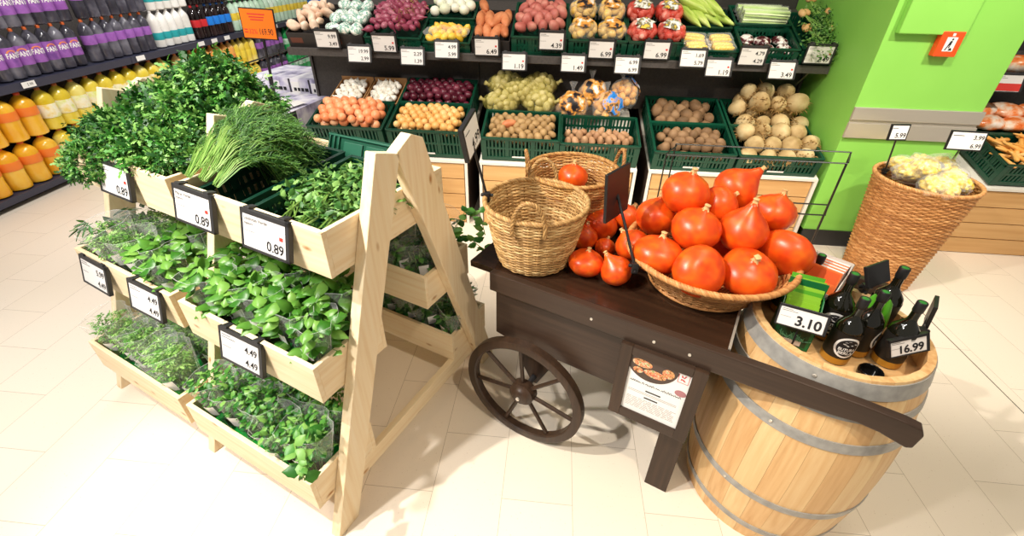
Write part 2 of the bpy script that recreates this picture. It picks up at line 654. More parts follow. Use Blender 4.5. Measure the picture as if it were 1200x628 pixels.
def stalks(n, r0_, r1_, z0, z1, rr=0.0016, rng=RNG):
    m = MB()
    for i in range(n):
        a = rng.uniform(0, 2 * PI)
        q = math.sqrt(rng.uniform())
        m.tube([(r0_ * q * math.cos(a), r0_ * q * math.sin(a), z0), ((r0_ + r1_) / 2 * q * math.cos(a + .15), (r0_ + r1_) / 2 * q * math.sin(a + .15), (z0 + z1) / 2),
                (r1_ * q * math.cos(a + .3), r1_ * q * math.sin(a + .3), z1)], rr, 4)
    return m


def sleeve_mesh(H, r_0, r_1, seed):
    """open-topped flattened cone of film with a ragged raised back edge"""
    rg = np.random.default_rng(seed)
    m = MB()
    n, k = 20, 6
    for i in range(k + 1):
        t = i / k
        r = r_0 + (r_1 - r_0) * t ** 0.9
        for j in range(n):
            a = 2 * PI * j / n
            z = H * t * (1 + 0.07 * t * math.cos(a - 1.2))
            wob = 1 + 0.08 * math.sin(3 * a + seed) * t + 0.05 * math.sin(7 * a + 2 * seed + 2 * t) * t + rg.uniform(-0.05, 0.05)
            m.v.append((r * wob * math.cos(a) * 1.12, r * wob * math.sin(a) * 0.82, z))
    for i in range(k):
        for j in range(n):
            a, b = i * n, i * n + n
            m.f.append((a + j, a + (j + 1) % n, b + (j + 1) % n, b + j))
    m.f.append(tuple(range(n - 1, -1, -1)))
    return m


def herb_bag(kind, seed):
    """(sleeve, foliage, stems, root plug, sticker) meshes of one bagged herb about 0.3 m tall"""
    rg = np.random.default_rng(seed)
    H = {'basil': 0.24, 'mint': 0.25, 'dark': 0.26, 'pale': 0.26, 'long': 0.25}[kind]
    R = 0.088
    N = {'basil': 100, 'mint': 170, 'dark': 120, 'pale': 260, 'long': 90}[kind]
    t = rg.uniform(0.34, 1.0, N) ** 0.7
    a = rg.uniform(0, 2 * PI, N)
    q = np.sqrt(rg.uniform(0, 1, N))
    rr = (0.026 + (R - 0.03) * t) * q * 0.92
    hi = {'basil': 1.14, 'mint': 1.14, 'dark': 1.0, 'pale': 1.03, 'long': 1.10}[kind]
    pos = np.stack([rr * np.cos(a), rr * np.sin(a), H * t * hi - 0.02 * q ** 2], 1)
    ax = np.stack([np.cos(a) * (0.3 + q), np.sin(a) * (0.3 + q), rg.uniform(-0.3, 0.5, N)], 1) + rg.normal(size=(N, 3)) * 0.3
    nm = np.stack([np.cos(a) * 0.3, np.sin(a) * 0.3, np.ones(N) * 1.3], 1) + rg.normal(size=(N, 3)) * 0.3
    sz = {'basil': 0.060, 'mint': 0.034, 'dark': 0.042, 'pale': 0.024, 'long': 0.062}[kind] * rg.uniform(0.6, 1.2, N)
    tv, tf = {'basil': oval_leaf(0.78, 0.20, 0.35), 'mint': oval_leaf(0.62, 0.1, 0.22, 0, 0.22, 6), 'dark': oval_leaf(0.5, 0.1, 0.2), 'pale': parsley_leaf(), 'long': oval_leaf(0.32, 0.1, 0.3, 0.1)}[kind]
    fol = scatter(tv, tf, pos, ax, nm, sz)
    stp = MB()
    ang = rg.uniform(-0.5, 0.5) - PI / 2
    r2 = 0.071
    for i in range(4):
        a0, a1 = ang + (i - 2) * 0.14, ang + (i - 1) * 0.14
        n = len(stp.v)
        for aa, zz, k in ((a0, 0.095, 0.062), (a1, 0.095, 0.062), (a1, 0.15, r2 + .006), (a0, 0.15, r2 + .006)):
            stp.v.append((k * 1.09 * math.cos(aa), k * 0.97 * math.sin(aa), zz + 0.01))
        stp.f.append((n, n + 1, n + 2, n + 3))
    plug = MB().lathe([(0.021, 0.004), (0.026, 0.01), (0.029, 0.045), (0.024, 0.05)], 12)
    slv = sleeve_mesh(H * 1.06, 0.033, R * 1.08, seed)
    edge = MB().tube([slv.v[6 * 20 + j] for j in range(20)], .0007, 4, True)  # whitish tubes put in the bright glints along the film's rim and sides
    for j in (0, 10):
        edge.tube([slv.v[i * 20 + j] for i in range(7)], .0010, 4)
    return (slv, edge, fol, stalks(16, 0.018, 0.06, 0.045, H * 0.8, 0.0015, rg), plug, stp)


PROTO = {}
FOLM = dict(basil='basil', mint='mint', dark='dark', pale='pale', long='dark')
for kind in ('basil', 'mint', 'dark', 'pale', 'long'):
    for s in range(2):
        a_, x_, b_, c_, d_, e_ = herb_bag(kind, 11 + s * 5 + len(kind))
        PROTO[kind, s] = (a_.mesh('sleeve', MAT['film'], 60), x_.mesh('film_glint', MAT['film_glint'], True), b_.mesh('foliage', LEAF[FOLM[kind]], 'all'), c_.mesh('stems', STALK, True), d_.mesh('root_plug', EARTH, True), e_.mesh('sticker', MAT['white']))


def place_bag(kind, s, M, label, group, sticker=True):
    t = thing('bagged_herb', label, 'herbs', M, group)
    sl, ed, fo, ste, pl, sk = PROTO[kind, s]
    link('sleeve_glint', ed, link('sleeve', sl, t))
    link('foliage', fo, t)
    link('stems', ste, t)
    link('root_plug', pl, t)
    if sticker:
        link('sticker', sk, t)['label'] = 'white paper sticker'
    return t


rnd = random.Random(3)


def fill_tray(key, kinds, na, nb, label, group, lean=(0.0, 0.0), tall=1.0, margin=0.085, ymargin=0.075, front_lift=0.0):
    a0, a1, b0, b1, z = TRAYS[key]
    for j in range(nb):
        for i in range(na):
            kind = kinds[(i * len(kinds)) // na]
            a = a0 + margin + (a1 - a0 - 2 * margin) * (i + 0.5 * (j % 2) * 0.6) / max(1, na - 1 + 0.3) + rnd.uniform(-.008, .008)
            b = b0 + ymargin + 0.018 + (b1 - b0 - 2 * ymargin) * j / max(1, nb - 1) + rnd.uniform(-.008, .008)
            M = STAND @ trs((-a, b, z + 0.008 + front_lift), rnd.uniform(-0.7, 0.7), lean[0] + rnd.uniform(-.06, .06), lean[1] + rnd.uniform(-.07, .07), tall * rnd.uniform(0.94, 1.06))
            lab, grp = (label[kind], group[kind]) if isinstance(label, dict) else (label, group)
            place_bag(kind, (i + j) % 2, M, lab, grp)


fill_tray('near mid', ['basil'], 5, 2, 'bag of broad glossy basil in the middle tray at the near end of the stand', 'basil bags in the middle near tray', (-0.10, -0.10), 0.98)
fill_tray('far mid', ['basil', 'pale', 'long'], 5, 2, {'long': 'clear bag of long pointed dark leaves at the far end of the middle tray', 'pale': 'clear bag of small-leaved herb halfway along the far middle tray', 'basil': 'bag of basil in the far middle tray next to the centre post'},
          {'long': 'long-leaved herb bags in the far middle tray', 'pale': 'small-leaved herb bags in the far middle tray', 'basil': 'basil bags in the far middle tray'}, (-0.08, -0.14))
fill_tray('near low', ['mint'], 5, 2, 'clear bag of broad toothed green leaves in the lowest near tray', 'broad-leaved herb bags in the lowest near tray', (-0.08, -0.10))
fill_tray('far low', ['pale'], 5, 2, 'clear bag of pale feathery herb in the lowest far tray', 'feathery herb bags in the lowest far tray', (-0.08, -0.14))
fill_tray('near rear mid', ['dark'], 5, 2, 'dark herb bag seen between the posts, in the upper tray behind the stand', 'herb bags in the upper rear tray', (-0.03, 0))
fill_tray('near rear low', ['dark'], 5, 2, 'dark herb bag seen between the posts, in the lowest tray behind the stand', 'herb bags in the lowest rear tray', (-0.03, 0))

# one long sprig hanging over the end of each of two trays
def sprig(name, pts, leafkind, n, size, label, tmpl):
    m = MB().tube(pts, 0.002, 5)
    st_ = m.build('stem', STALK)
    t = thing(name, label, 'herbs')
    st_.parent = t
    P = [Vector(p) for p in pts]
    pos, ax = [], []
    for i in range(n):
        u = (i + 0.6) / n * (len(P) - 1)
        k = min(int(u), len(P) - 2)
        pos.append(P[k].lerp(P[k + 1], u - k))
        ax.append((rnd.uniform(-1, 1), rnd.uniform(-1, 1), rnd.uniform(-.3, .5)))
    nm = np.array([[0.2, -0.5, 1]] * n) + RNG.normal(size=(n, 3)) * 0.3
    scatter(tmpl[0], tmpl[1], np.array(pos), np.array(ax), nm, size * RNG.uniform(0.7, 1.2, n)).build('foliage', LEAF[leafkind], t, 'all')


ML = oval_leaf(0.75, 0.1, 0.2, 0, 0.15, 6)
sprig('herb_sprig', [SP(0.12, 0.10, 0.45), SP(0.07, 0.06, 0.56), SP(0.03, -0.01, 0.60), SP(-0.02, -0.04, 0.56), SP(-0.03, -0.05, 0.50)], 'mint', 26, 0.05, 'leafy sprig drooping over the near end of the lowest tray, against the post', ML)
sprig('herb_sprig', [SP(0.10, 0.98, 0.85), SP(0.05, 1.04, 0.96), SP(0.02, 1.11, 0.93), SP(0.01, 1.14, 0.80)], 'mint', 16, 0.055, 'leafy sprig leaning out of the upper rear tray beside the dark cart', ML)
sprig('herb_sprig', [SP(0.14, 1.02, 0.84), SP(0.06, 1.10, 0.78), SP(0.0, 1.16, 0.68), SP(-0.01, 1.18, 0.60)], 'mint', 18, 0.055, 'leafy sprig hanging low behind the stand, next to the cart side', ML)

# ------------------------------------------------------------ loose bunches on the top trays
def bunch_mesh(seed, R=0.15, H=0.13, N=720, size=0.034, tmpl=None):
    rg = np.random.default_rng(seed)
    d = rg.normal(size=(N, 3))
    d[:, 2] = np.abs(d[:, 2])
    d /= np.linalg.norm(d, axis=1, keepdims=True)
    k = rg.uniform(0.55, 1.0, N) ** 0.6 * np.where(rg.uniform(size=N) > .85, rg.uniform(1.05, 1.3, N), 1)
    pos = d * k[:, None] * np.array([R, R, H])
    pos += 0.012 * np.sin(pos[:, [1, 2, 0]] * 60)
    ax = d + rg.normal(size=(N, 3)) * 0.6
    nm = d + np.array([0, 0, 0.8]) + rg.normal(size=(N, 3)) * 0.35
    tv, tf = tmpl
    return scatter(tv, tf, pos, ax, nm, size * rg.uniform(0.6, 1.25, N))


PL = parsley_leaf()
PAR = []
for s in range(3):
    fm = bunch_mesh(40 + s, tmpl=PL).mesh('foliage', LEAF['parsley'], 'all')
    smm = stalks(26, 0.02, 0.08, -0.13, 0.06, 0.002, np.random.default_rng(s)).mesh('stems', STALK, True)
    PAR.append((fm, smm))
z_top = TRAYS['far top'][4]
for i, (a, b, z, rx, ry, sc) in enumerate([
        (1.40, 0.43, 1.24, 0.3, -0.25, 0.95), (1.30, 0.42, 1.23, 0.35, 0, 0.95), (1.12, 0.42, 1.22, 0.35, 0, 1.0), (0.94, 0.45, 1.22, 0.3, 0.1, 0.95),
        (1.42, 0.62, 1.27, 0, -0.3, 1.0), (1.32, 0.62, 1.30, 0.1, 0, 1.05), (1.13, 0.62, 1.33, 0.1, 0, 1.05), (0.97, 0.64, 1.30, 0.1, 0.1, 1.0),
        (1.08, 0.72, 1.43, 0, 0.1, 1.05), (1.26, 0.76, 1.37, 0, 0, 1.05), (0.98, 0.76, 1.33, 0, 0.2, 1.05), (1.40, 0.78, 1.29, -0.2, -0.2, 1.0)]):
    t = thing('parsley_bunch', 'bunch of curly dark green parsley in the tall heap on the far top tray', 'parsley', STAND @ trs((-a, b, z - 0.02), i * 1.3, 0, 0, sc) @ Euler((rx * .6, ry * .6, 0)).to_matrix().to_4x4(), 'parsley bunches heaped on the far top tray')
    link('foliage', PAR[i % 3][0], t)
    link('stems', PAR[i % 3][1], t)
# a bunch hanging over the front board beside the first price sign
for a, b, z, lab in ((1.32, 0.27, 1.19, 'small parsley bunch hanging over the front board behind the farthest price sign'),):
    t = thing('parsley_bunch', lab, 'parsley', STAND @ trs((-a, b, z), 0.4, 0.9, 0, 0.62))
    link('foliage', PAR[0][0], t)
    link('stems', PAR[0][1], t)


def crate_mb(W, D, H, fine=True, t=0.012):
    """open crate, origin at the middle of the bottom: slatted walls, rim, floor"""
    m = MB().box(-W / 2 + .004, W / 2 - .004, -D / 2 + .004, D / 2 - .004, 0, 0.012)
    rim = 0.022
    for s in (-1, 1):
        for ax in (0, 1):
            L, O = (W, D) if ax == 0 else (D, W)

            def bx(u0, u1, o0, o1, z0, z1):
                if ax == 0:
                    m.box(u0, u1, min(s * o0, s * o1), max(s * o0, s * o1), z0, z1)
                else:
                    m.box(min(s * o0, s * o1), max(s * o0, s * o1), u0, u1, z0, z1)
            h = L / 2
            bx(-h, h, O / 2 - t, O / 2, H - rim, H)                     # top rim
            bx(-h, h, O / 2 - t * .5, O / 2 + .005, H - .008, H)
            bx(-h, h, O / 2 - t, O / 2, 0, 0.03)
            zs = [0.03, H - rim]
            mid = (zs[0] + zs[1]) / 2
            bx(-h, h, O / 2 - t, O / 2 - .003, mid - .008, mid + .008)
            if fine:
                k = max(6, int(L / 0.028))
                for i in range(k + 1):
                    u = -h + L * i / k
                    wdt = 0.007 if i % (k // 3 or 1) else 0.016
                    bx(max(-h, u - wdt), min(h, u + wdt), O / 2 - t, O / 2 - .004, zs[0], zs[1])
            else:
                bx(-h, h, O / 2 - t, O / 2 - .004, zs[0], zs[1])
            for e in (-1, 1):
                bx(min(e * h, e * (h - .04)), max(e * h, e * (h - .04)), O / 2 - t, O / 2 + .002, 0, H - rim)
    return m


# green crate under the dill and green crate with the loose leaves
cr = crate_mb(0.36, 0.50, 0.135).build('produce_crate', MAT['crate_dark'])
cr.matrix_world = STAND @ trs((-0.245, 0.555, 1.073), 0.0, 0.07, 0)
tag(cr, 'dark green crate holding loose cut leaves on the near top tray', 'crate')
cr2 = crate_mb(0.24, 0.50, 0.135).build('produce_crate', MAT['crate_dark'])
cr2.matrix_world = STAND @ trs((-0.60, 0.57, 1.073), 0.0, 0.07, 0)
tag(cr2, 'dark green crate under the dill heap on the near top tray', 'crate')
# empty crate tipped up behind them
cr3 = thing('produce_crate', 'empty green crate lying on its side behind the loose leaves, base towards the viewer', 'crate', STAND @ trs((-0.42, 0.85, 1.185), 0.03, -2.0, 0))
crate_mb(0.40, 0.17, 0.13).build('body', MAT['crate'], cr3)
lb = MB().box(-0.18, -0.11, 0.050, 0.078, -0.0022, -0.001).box(0.03, 0.12, 0.050, 0.078, -0.0022, -0.001)
lb.build('paper_label', MAT['white'], cr3)
pt = MB().box(-0.11, -0.01, -0.06, 0.02, -0.008, 0.0).box(0.01, 0.11, -0.06, 0.02, -0.008, 0.0)
for k in range(9):
    pt.box(-0.10 + k * .024, -0.092 + k * .024, 0.032, 0.044, -0.006, 0.0)
for x in (-.19, -.165, -.14, .14, .165, .19):
    pt.box(x - .004, x + .004, -.075, .02, -.010, 0.0)
pt.box(-.2, .2, -.083, -.075, -.010, 0).box(-.2, .2, .022, .028, -.010, 0).box(-.2, .2, .078, .084, -.010, 0)
pt.build('moulded_plate', plain('light_green_crate', '1a5540', .4), cr3, bevel=0.002)

# dill: fine hair-like fronds fanned over the crate
def dill_bunch(seed):
    rg = np.random.default_rng(seed)
    m, f = MB(), MB()
    for i in range(34):
        x = rg.normal() * 0.03
        end = Vector((x * 2.4 + rg.normal() * 0.03, 0.34 + rg.uniform(-0.09, 0.05), -0.02 + rg.uniform(-.06, .08)))
        mid = Vector((x * 1.5, 0.20, 0.20 + rg.uniform(-.03, .06)))
        p0 = Vector((x * 0.5, 0, rg.uniform(0, .02)))
        pts = [p0.lerp(mid, t).lerp(mid.lerp(end, t), t) for t in (0, .25, .5, .75, 1)]
        m.tube(pts, [0.0019, .0018, .0015, .0012, .0008], 4)
        for k in range(58):
            t = rg.uniform(0.30, 1.05)
            q = p0.lerp(mid, t).lerp(mid.lerp(end, t), t)
            d = Vector((rg.normal(), 0.6 + abs(rg.normal()) * .6, rg.normal() * 0.8)).normalized()
            e = q + d * rg.uniform(0.022, 0.05)
            f.tube([q, q.lerp(e, .5) + Vector((0, 0, .003)), e + Vector((0, 0, -.004))], 0.0011, 3)
    return m, f


DIL = []
for s in range(3):
    a_, b_ = dill_bunch(60 + s)
    DIL.append((a_.mesh('stems', STALK, True), b_.mesh('fronds', LEAF['dill'], True)))
for i, (a, b, z, rz, rx) in enumerate([(0.70, 0.33, 1.235, 0.18, 0.22), (0.62, 0.33, 1.24, 0.05, 0.25), (0.55, 0.33, 1.235, -0.1, 0.25), (0.66, 0.36, 1.27, 0.1, 0.28), (0.58, 0.36, 1.275, -0.05, 0.3), (0.62, 0.40, 1.30, 0.02, 0.3), (0.54, 0.42, 1.29, -0.2, 0.28), (0.70, 0.42, 1.29, 0.2, 0.28), (0.64, 0.46, 1.32, 0.1, 0.24)]):
    t = thing('dill_bunch', 'bunch of feathery dill with long bare stalks heaped beside the tall pine post', 'dill', STAND @ trs((-a - .045, b, z - .01), rz - 0.02, rx - .27, 0, 0.80), 'dill bunches on the near top tray')
    link('stems', DIL[i % 3][0], t)
    link('fronds', DIL[i % 3][1], t)

LL = oval_leaf(0.62, 0.08, 0.15, 0.05, 0.3, 6)
for i, (a, b, z, rz) in enumerate([(0.33, 0.42, 1.20, 0.5), (0.22, 0.36, 1.20, 0.2), (0.36, 0.50, 1.21, 0.5), (0.26, 0.48, 1.22, 0.3), (0.15, 0.42, 1.20, 0.1), (0.30, 0.58, 1.21, 0.2), (0.18, 0.56, 1.21, 0.3), (0.13, 0.52, 1.20, 0.0)]):
    rg = np.random.default_rng(90 + i)
    N = 210
    pos = np.stack([rg.normal(0, .042, N), rg.uniform(0.02, .20, N), rg.uniform(-.03, .045, N)], 1)
    ax = np.stack([rg.normal(0, .8, N), rg.uniform(-.2, 1, N), rg.normal(0, .35, N)], 1)
    nm = np.array([0, 0, 1.0]) + rg.normal(size=(N, 3)) * .45
    t = thing('lovage_bunch', 'bunch of loose cut leaves lying in the dark green crate', 'herbs', STAND @ trs((-a, b, z - .03), rz), 'leaf bunches in the green crate')
    scatter(LL[0], LL[1], pos, ax, nm, 0.036 * rg.uniform(.6, 1.25, N)).build('foliage', LEAF['lovage'], t, 'all')
    sm = MB()
    for k in range(12):
        sm.tube([(rg.normal(0, .012), -0.06, rg.normal(0, .006)), (rg.normal(0, .015), 0.04, rg.normal(.01, .006)), (rg.normal(0, .03), 0.15, .015)], 0.0022, 4)
    sm.build('stems', STALK, t, True)


# ------------------------------------------------------------ price signs
def price_sign(M, prices, label, W=0.225, H=0.135, frame='charcoal', lines=2, red=True, group=None, small=False, text=None, clip=True):
    """framed electronic shelf label, origin at the middle of its back, facing -y"""
    t = thing('price_sign', label, 'price tag', M, group)
    b = 0.011 if not small else 0.006
    y0, y1 = -0.014, 0.0
    f = MB().box(-W / 2, W / 2, y0 + .004, y1, -H / 2, H / 2)
    for x0, x1, z0, z1 in ((-W / 2, W / 2, H / 2 - b * 1.5, H / 2), (-W / 2, W / 2, -H / 2, -H / 2 + b * .8), (-W / 2, -W / 2 + b * .8, -H / 2, H / 2), (W / 2 - b * 1.5, W / 2, -H / 2, H / 2)):
        f.box(x0, x1, y0 - .003, y0 + .006, z0, z1)
    f.build('frame', MAT[frame], t, bevel=0.0015)
    if clip:
        for s_ in (-1, 1):
            MB().box(W * .36 * s_ - W * .06, W * .36 * s_ + W * .06, -.016, .016, H / 2 - .004, H / 2 + .008).build('clip', MAT[frame], t, bevel=0.002)
    sc_ = MB().box(-W / 2 + b * .7, W / 2 - b * 1.4, y0 - .0002, y0 + .004, -H / 2 + b * .7, H / 2 - b * 1.4)
    sc_.build('display', MAT['screen'], t)
    yy = y0 - 0.0012
    n = len(prices)
    xr = W / 2 - b * 2.2
    for i, p in enumerate(prices):
        h = H * ((0.25 if not small else 0.46) if n == 1 else 0.2)
        wd = text_mb(p)[2] / text_mb(p)[3] * h
        zc = (-H * 0.25 if not small else -H * .12) if n == 1 else (H * 0.13 if i == 0 else -H * 0.25)
        put_text(MB(), p, xr - wd / 2 - W * .01, zc, h, yy, bold=0.012 if not small else 0.03).build('price_text', MAT['ink'], t)
    sp = MB()
    if text:
        for i, s in enumerate(text):
            wd = text_mb(s)[2] / text_mb(s)[3] * H * .09
            put_text(MB(), s, -W / 2 + b * 1.5 + wd / 2, H * .28 - i * H * .13, H * .09, yy).build('product_text', MAT['dgrey'], t)
    else:
        sp.box(-W * .43, -W * .22, yy, yy + .0005, H * .29, H * .305)
        sp.box(-W * .43, -W * .12, yy, yy + .0005, H * .22, H * .235)
    sp.box(-W * .43, W * .0 - W * .22, yy, yy + .0005, -H * .04, -H * .03)
    sp.build('small_print', MAT['dgrey'], t)
    if red and n == 1:
        MB().box(W * .30, W * .37, yy, yy + .0005, -H * .02, H * .07).build('red_mark', MAT['redink'], t)
    return t


def stand_sign(a, b, z, prices, label, **k):
    price_sign(STAND @ trs((-a, b, z), rnd.uniform(-.02, .02), -0.26, 0), prices, label, **k)


stand_sign(0.285, 0.275, 1.155, ['0.89'], 'price sign 0.89 nearest the camera on the top tray', text=['Leustean Verde', 'legatura'])
stand_sign(0.655, 0.275, 1.155, ['0.89'], 'price sign 0.89 in front of the dill', text=['Marar Verde', 'legatura'])
stand_sign(1.16, 0.275, 1.15, ['0.89'], 'price sign 0.89 partly covered by parsley at the far end')
stand_sign(0.395, 0.122, 0.725, ['4.49', '4.49'], 'price sign with 4.49 twice under the basil bags')
stand_sign(0.985, 0.122, 0.725, ['4.49', '4.49'], 'price sign with 4.49 twice on the far middle tray')
stand_sign(1.38, 0.122, 0.715, ['5.99', '4.49'], 'price sign with 5.99 over 4.49 at the far end of the middle tray')

# ------------------------------------------------------------ the dark hand cart (local x along its front towards the handle, y away from the front)
CART = Matrix.Translation((0.496, 1.195, 0)) @ Matrix.Rotation(math.radians(-25), 4, 'Z')
cart = thing('hand_cart', 'dark brown two-wheeled market cart carrying baskets and pumpkins', 'cart', CART)


def KP(c, b, z):
    return CART @ Vector((c, b, z))


XZ = lambda a, b, d: (a, d, b)
TOPZ = 0.862
MB().box(-0.885, 0.128, 0.004, 0.72, TOPZ - 0.03, TOPZ - 0.002).build('table_top', MAT['dark_top'], cart, bevel=0.002)
pb = MB()
for a, b in ((0.012, 0.030), (0.700, 0.718)):
    pb.prism([(-0.765, 0.835), (-0.765, 0.52), (-0.69, 0.505), (0.085, 0.49), (0.085, 0.835)][::-1], XZ, a, b)
pb.box(-0.765, -0.747, 0.03, 0.70, 0.52, 0.83).box(0.067, 0.085, 0.03, 0.70, 0.50, 0.83).box(-0.747, 0.067, 0.03, 0.70, 0.50, 0.515)
pb.build('box_body', MAT['dark_x'], cart, bevel=0.002)
MB().box(0.122, 0.130, 0.01, 0.715, TOPZ - 0.03, TOPZ + 0.002).build('edge_strip', MAT['steel'], cart)
handle = [(-0.77, 0.775), (0.34, 0.775), (0.43, 0.782), (0.50, 0.790), (0.56, 0.784), (0.60, 0.772), (0.630, 0.764), (0.644, 0.772), (0.646, 0.800), (0.648, 0.826), (0.638, 0.846), (0.60, 0.853), (0.50, 0.858), (0.30, 0.862), (-0.77, 0.862)]
for a, b in ((-0.030, 0.004), (0.719, 0.754)):
    MB().prism(handle, XZ, a, b).build('side_beam', MAT['dark_x'], cart, bevel=0.004)
sc = MB()
for c in (-0.33, -0.10, 0.02):
    sc.lathe([(0.006, 0.0), (0.005, 0.003)], 10, (0, 0, 0))
    k = len(sc.v) - 20
    for i in range(20):
        x, y, z = sc.v[k + i]
        sc.v[k + i] = (c + x, -0.030 - z, 0.815 + y)
sc.build('screw_head', MAT['steel'], cart, True)
for a, b in ((-0.002, 0.075), (0.650, 0.727)):
    MB().prism([(0.0, 0.0), (0.094, 0.0), (0.094, 0.775), (0.0, 0.775)], XZ, a + 0.012, b).build('leg', MAT['dark_z'], cart, bevel=0.002)
MB().box(0.02, 0.07, 0.075, 0.66, 0.04, 0.10).build('leg_stretcher', MAT['dark_x'], cart, bevel=0.002)
for a, b in ((0.06, 0.12), (0.60, 0.66)):
    MB().prism([(-0.70, 0.52), (-0.655, 0.34), (-0.60, 0.245), (-0.575, 0.245), (-0.53, 0.34), (-0.45, 0.515)], XZ, a, b).build('axle_bracket', MAT['dark_z'], cart, bevel=0.003)
ax_ = MB().tube([(-0.588, -0.05, 0.287), (-0.588, 0.79, 0.287)], 0.014, 10)
ax_.build('axle', MAT['charcoal'], cart, True)
RW = 0.287


def wheel(y0):
    def on(a, r, d):
        return (-0.588 + r * math.cos(a), y0 + d, RW + r * math.sin(a))
    m = MB()
    n, sec = 56, [(RW, -.018), (RW - .006, -.021), (RW - .036, -.021), (RW - .042, -.015), (RW - .042, .015), (RW - .036, .021), (RW - .006, .021), (RW, .018)]
    for i in range(n):
        for r, d in sec:
            m.v.append(on(2 * PI * i / n, r, d))
    k = len(sec)
    for i in range(n):
        for j in range(k):
            a, b = i * k, ((i + 1) % n) * k
            m.f.append((a + j, b + j, b + (j + 1) % k, a + (j + 1) % k))
    wh = m.build('wheel', MAT['dark_z'], cart, True)
    h = MB()
    for i, (r, d) in enumerate([(0.018, -.050), (0.030, -.047), (0.040, -.040), (0.045, -.030), (0.058, -.024), (0.060, .02), (0.03, .03)]):
        for j in range(20):
            h.v.append(on(2 * PI * j / 20, r, d))
    for i in range(6):
        for j in range(20):
            h.f.append((i * 20 + j, i * 20 + (j + 1) % 20, (i + 1) * 20 + (j + 1) % 20, (i + 1) * 20 + j))
    h.f.append(tuple(range(19, -1, -1)))
    h.build('hub', MAT['dark_z'], wh, True)
    b = MB().tube([on(0, 0, -.056), on(0, 0, -.045)], 0.009, 10)
    b.build('axle_bolt', MAT['steel'], wh, True)
    for a in (95, 141, 189, 249, 302, 351, 45):
        a = math.radians(a)
        MB().tube([on(a, .05, 0), on(a, RW - .04, 0)], 0.0095, 8).build('spoke', MAT['dark_z'], wh, True)


wheel(-0.042)
wheel(0.80)

# recipe poster in its own wooden frame on the cart's front
pf = thing('recipe_poster', 'recipe poster with a round food photo in a dark wooden frame on the cart front', 'poster', CART)
for nm, bx in (('frame_stile', (-0.204, -0.160, 0.417, 0.778)), ('frame_stile', (0.050, 0.096, 0.417, 0.778)), ('frame_rail', (-0.160, 0.050, 0.740, 0.778)), ('frame_rail', (-0.160, 0.050, 0.417, 0.460))):
    MB().box(bx[0], bx[1], -0.050, -0.0305, bx[2], bx[3]).build(nm, MAT['dark_z' if nm[-1] == 'e' and bx[1] - bx[0] < .1 else 'dark_x'], pf, bevel=0.002)
paper = MB().box(-0.161, 0.051, -0.040, -0.031, 0.459, 0.741).build('paper', MAT['white'], pf)


def disc(cx, cz, rx, rz, y, a0=0, a1=2 * PI, n=28):
    m = MB()
    m.v = [(cx + rx * math.cos(a0 + (a1 - a0) * i / n), y, cz + rz * math.sin(a0 + (a1 - a0) * i / n)) for i in range(n + (0 if a1 - a0 > 6.28 else 1))]
    m.f = [tuple(range(len(m.v)))]
    return m


FOOD = mottled('food_photo', ['6b3d2a', 'b5713a', 'e2b47a', 'c9492a', 'e8d7b0', '8a9a4e'], 70, 0.5, contrast=(0.32, 0.68))
d_ = disc(-0.085, 0.735, 0.094, 0.098, -0.0406, PI * 1.03, PI * 1.97)
d_.v += [(0.0, -0.0406, 0.738), (-0.158, -0.0406, 0.738)]
d_.f = [tuple(range(len(d_.v)))]
d_.build('photo_plate', plain('plate_photo', '4b3b33', 0.5), paper)
fd = MB()
for cx, cz, rx, rz in ((-0.118, 0.712, .036, .018), (-0.068, 0.680, .040, .018), (-0.025, 0.706, .021, .021), (-0.128, 0.676, .018, .014)):
    fd.add(disc(cx, cz, rx, rz, -0.0410))
fd.build('photo_food', FOOD, paper)
lg = MB()
for bx in ((0.008, 0.045, 0.7345, 0.736), (0.008, 0.045, 0.690, 0.6915), (0.008, 0.0095, 0.690, 0.736), (0.0435, 0.045, 0.690, 0.736)):
    lg.box(bx[0], bx[1], -0.0408, -0.0402, bx[2], bx[3])
for tri in (((0.018, .728), (0.018, .716), (0.026, .716)), ((0.029, .728), (0.035, .728), (0.024, .717), (.028, .713)), ((0.018, .710), (0.018, .700), (0.026, .709)), ((0.027, .709), (0.036, .700), (0.029, .700), (.022, .706))):
    n = len(lg.v)
    lg.v += [(x, -0.0409, z) for x, z in tri]
    lg.f.append(tuple(range(n, n + len(tri))))
lg.build('red_logo', MAT['redink'], paper)
ln = MB()
rp_ = random.Random(5)
x = -0.148
while x < 0.035:                                    # handwritten heading
    h = rp_.uniform(.005, .011)
    ln.tube([(x, -0.0406, .604 + .012 - (x + .15) * .0), (x + .004, -0.0406, .606 + h + .008), (x + .008, -0.0406, .615)], 0.0011, 4)
    x += rp_.choice([.007, .008, .008, .013])
for z0, xa, xb in ((0.583, -0.085, -0.03), (0.548, -0.085, -0.035)):
    MB().box(xa, xb, -0.0408, -0.0403, z0, z0 + .006).build('subheading', MAT['ink'], paper)
ln.build('heading', MAT['ink'], paper)
l2 = MB()
for z0 in (0.572, 0.565):
    MB().box(-.148, .03, -0.0406, -0.0402, z0, z0 + .0022).build('ingredient_line', plain('light_print', 'a9a29e', .6), paper)
for z0 in (0.535, 0.528, 0.521, 0.514, 0.507, 0.500, 0.493, 0.486):
    a_ = -0.148
    while a_ < 0.02:
        b_ = a_ + rp_.uniform(.012, .03)
        l2.box(a_, min(b_, .036), -0.0406, -0.0402, z0, z0 + .0022)
        a_ = b_ + .004
l2.build('body_text', plain('grey_print', 'a9a29e', 0.6), paper)
disc(0.030, 0.640, .020, .015, -0.0408).build('onion_picture', plain('onion_print', 'b0767a', .5), paper)

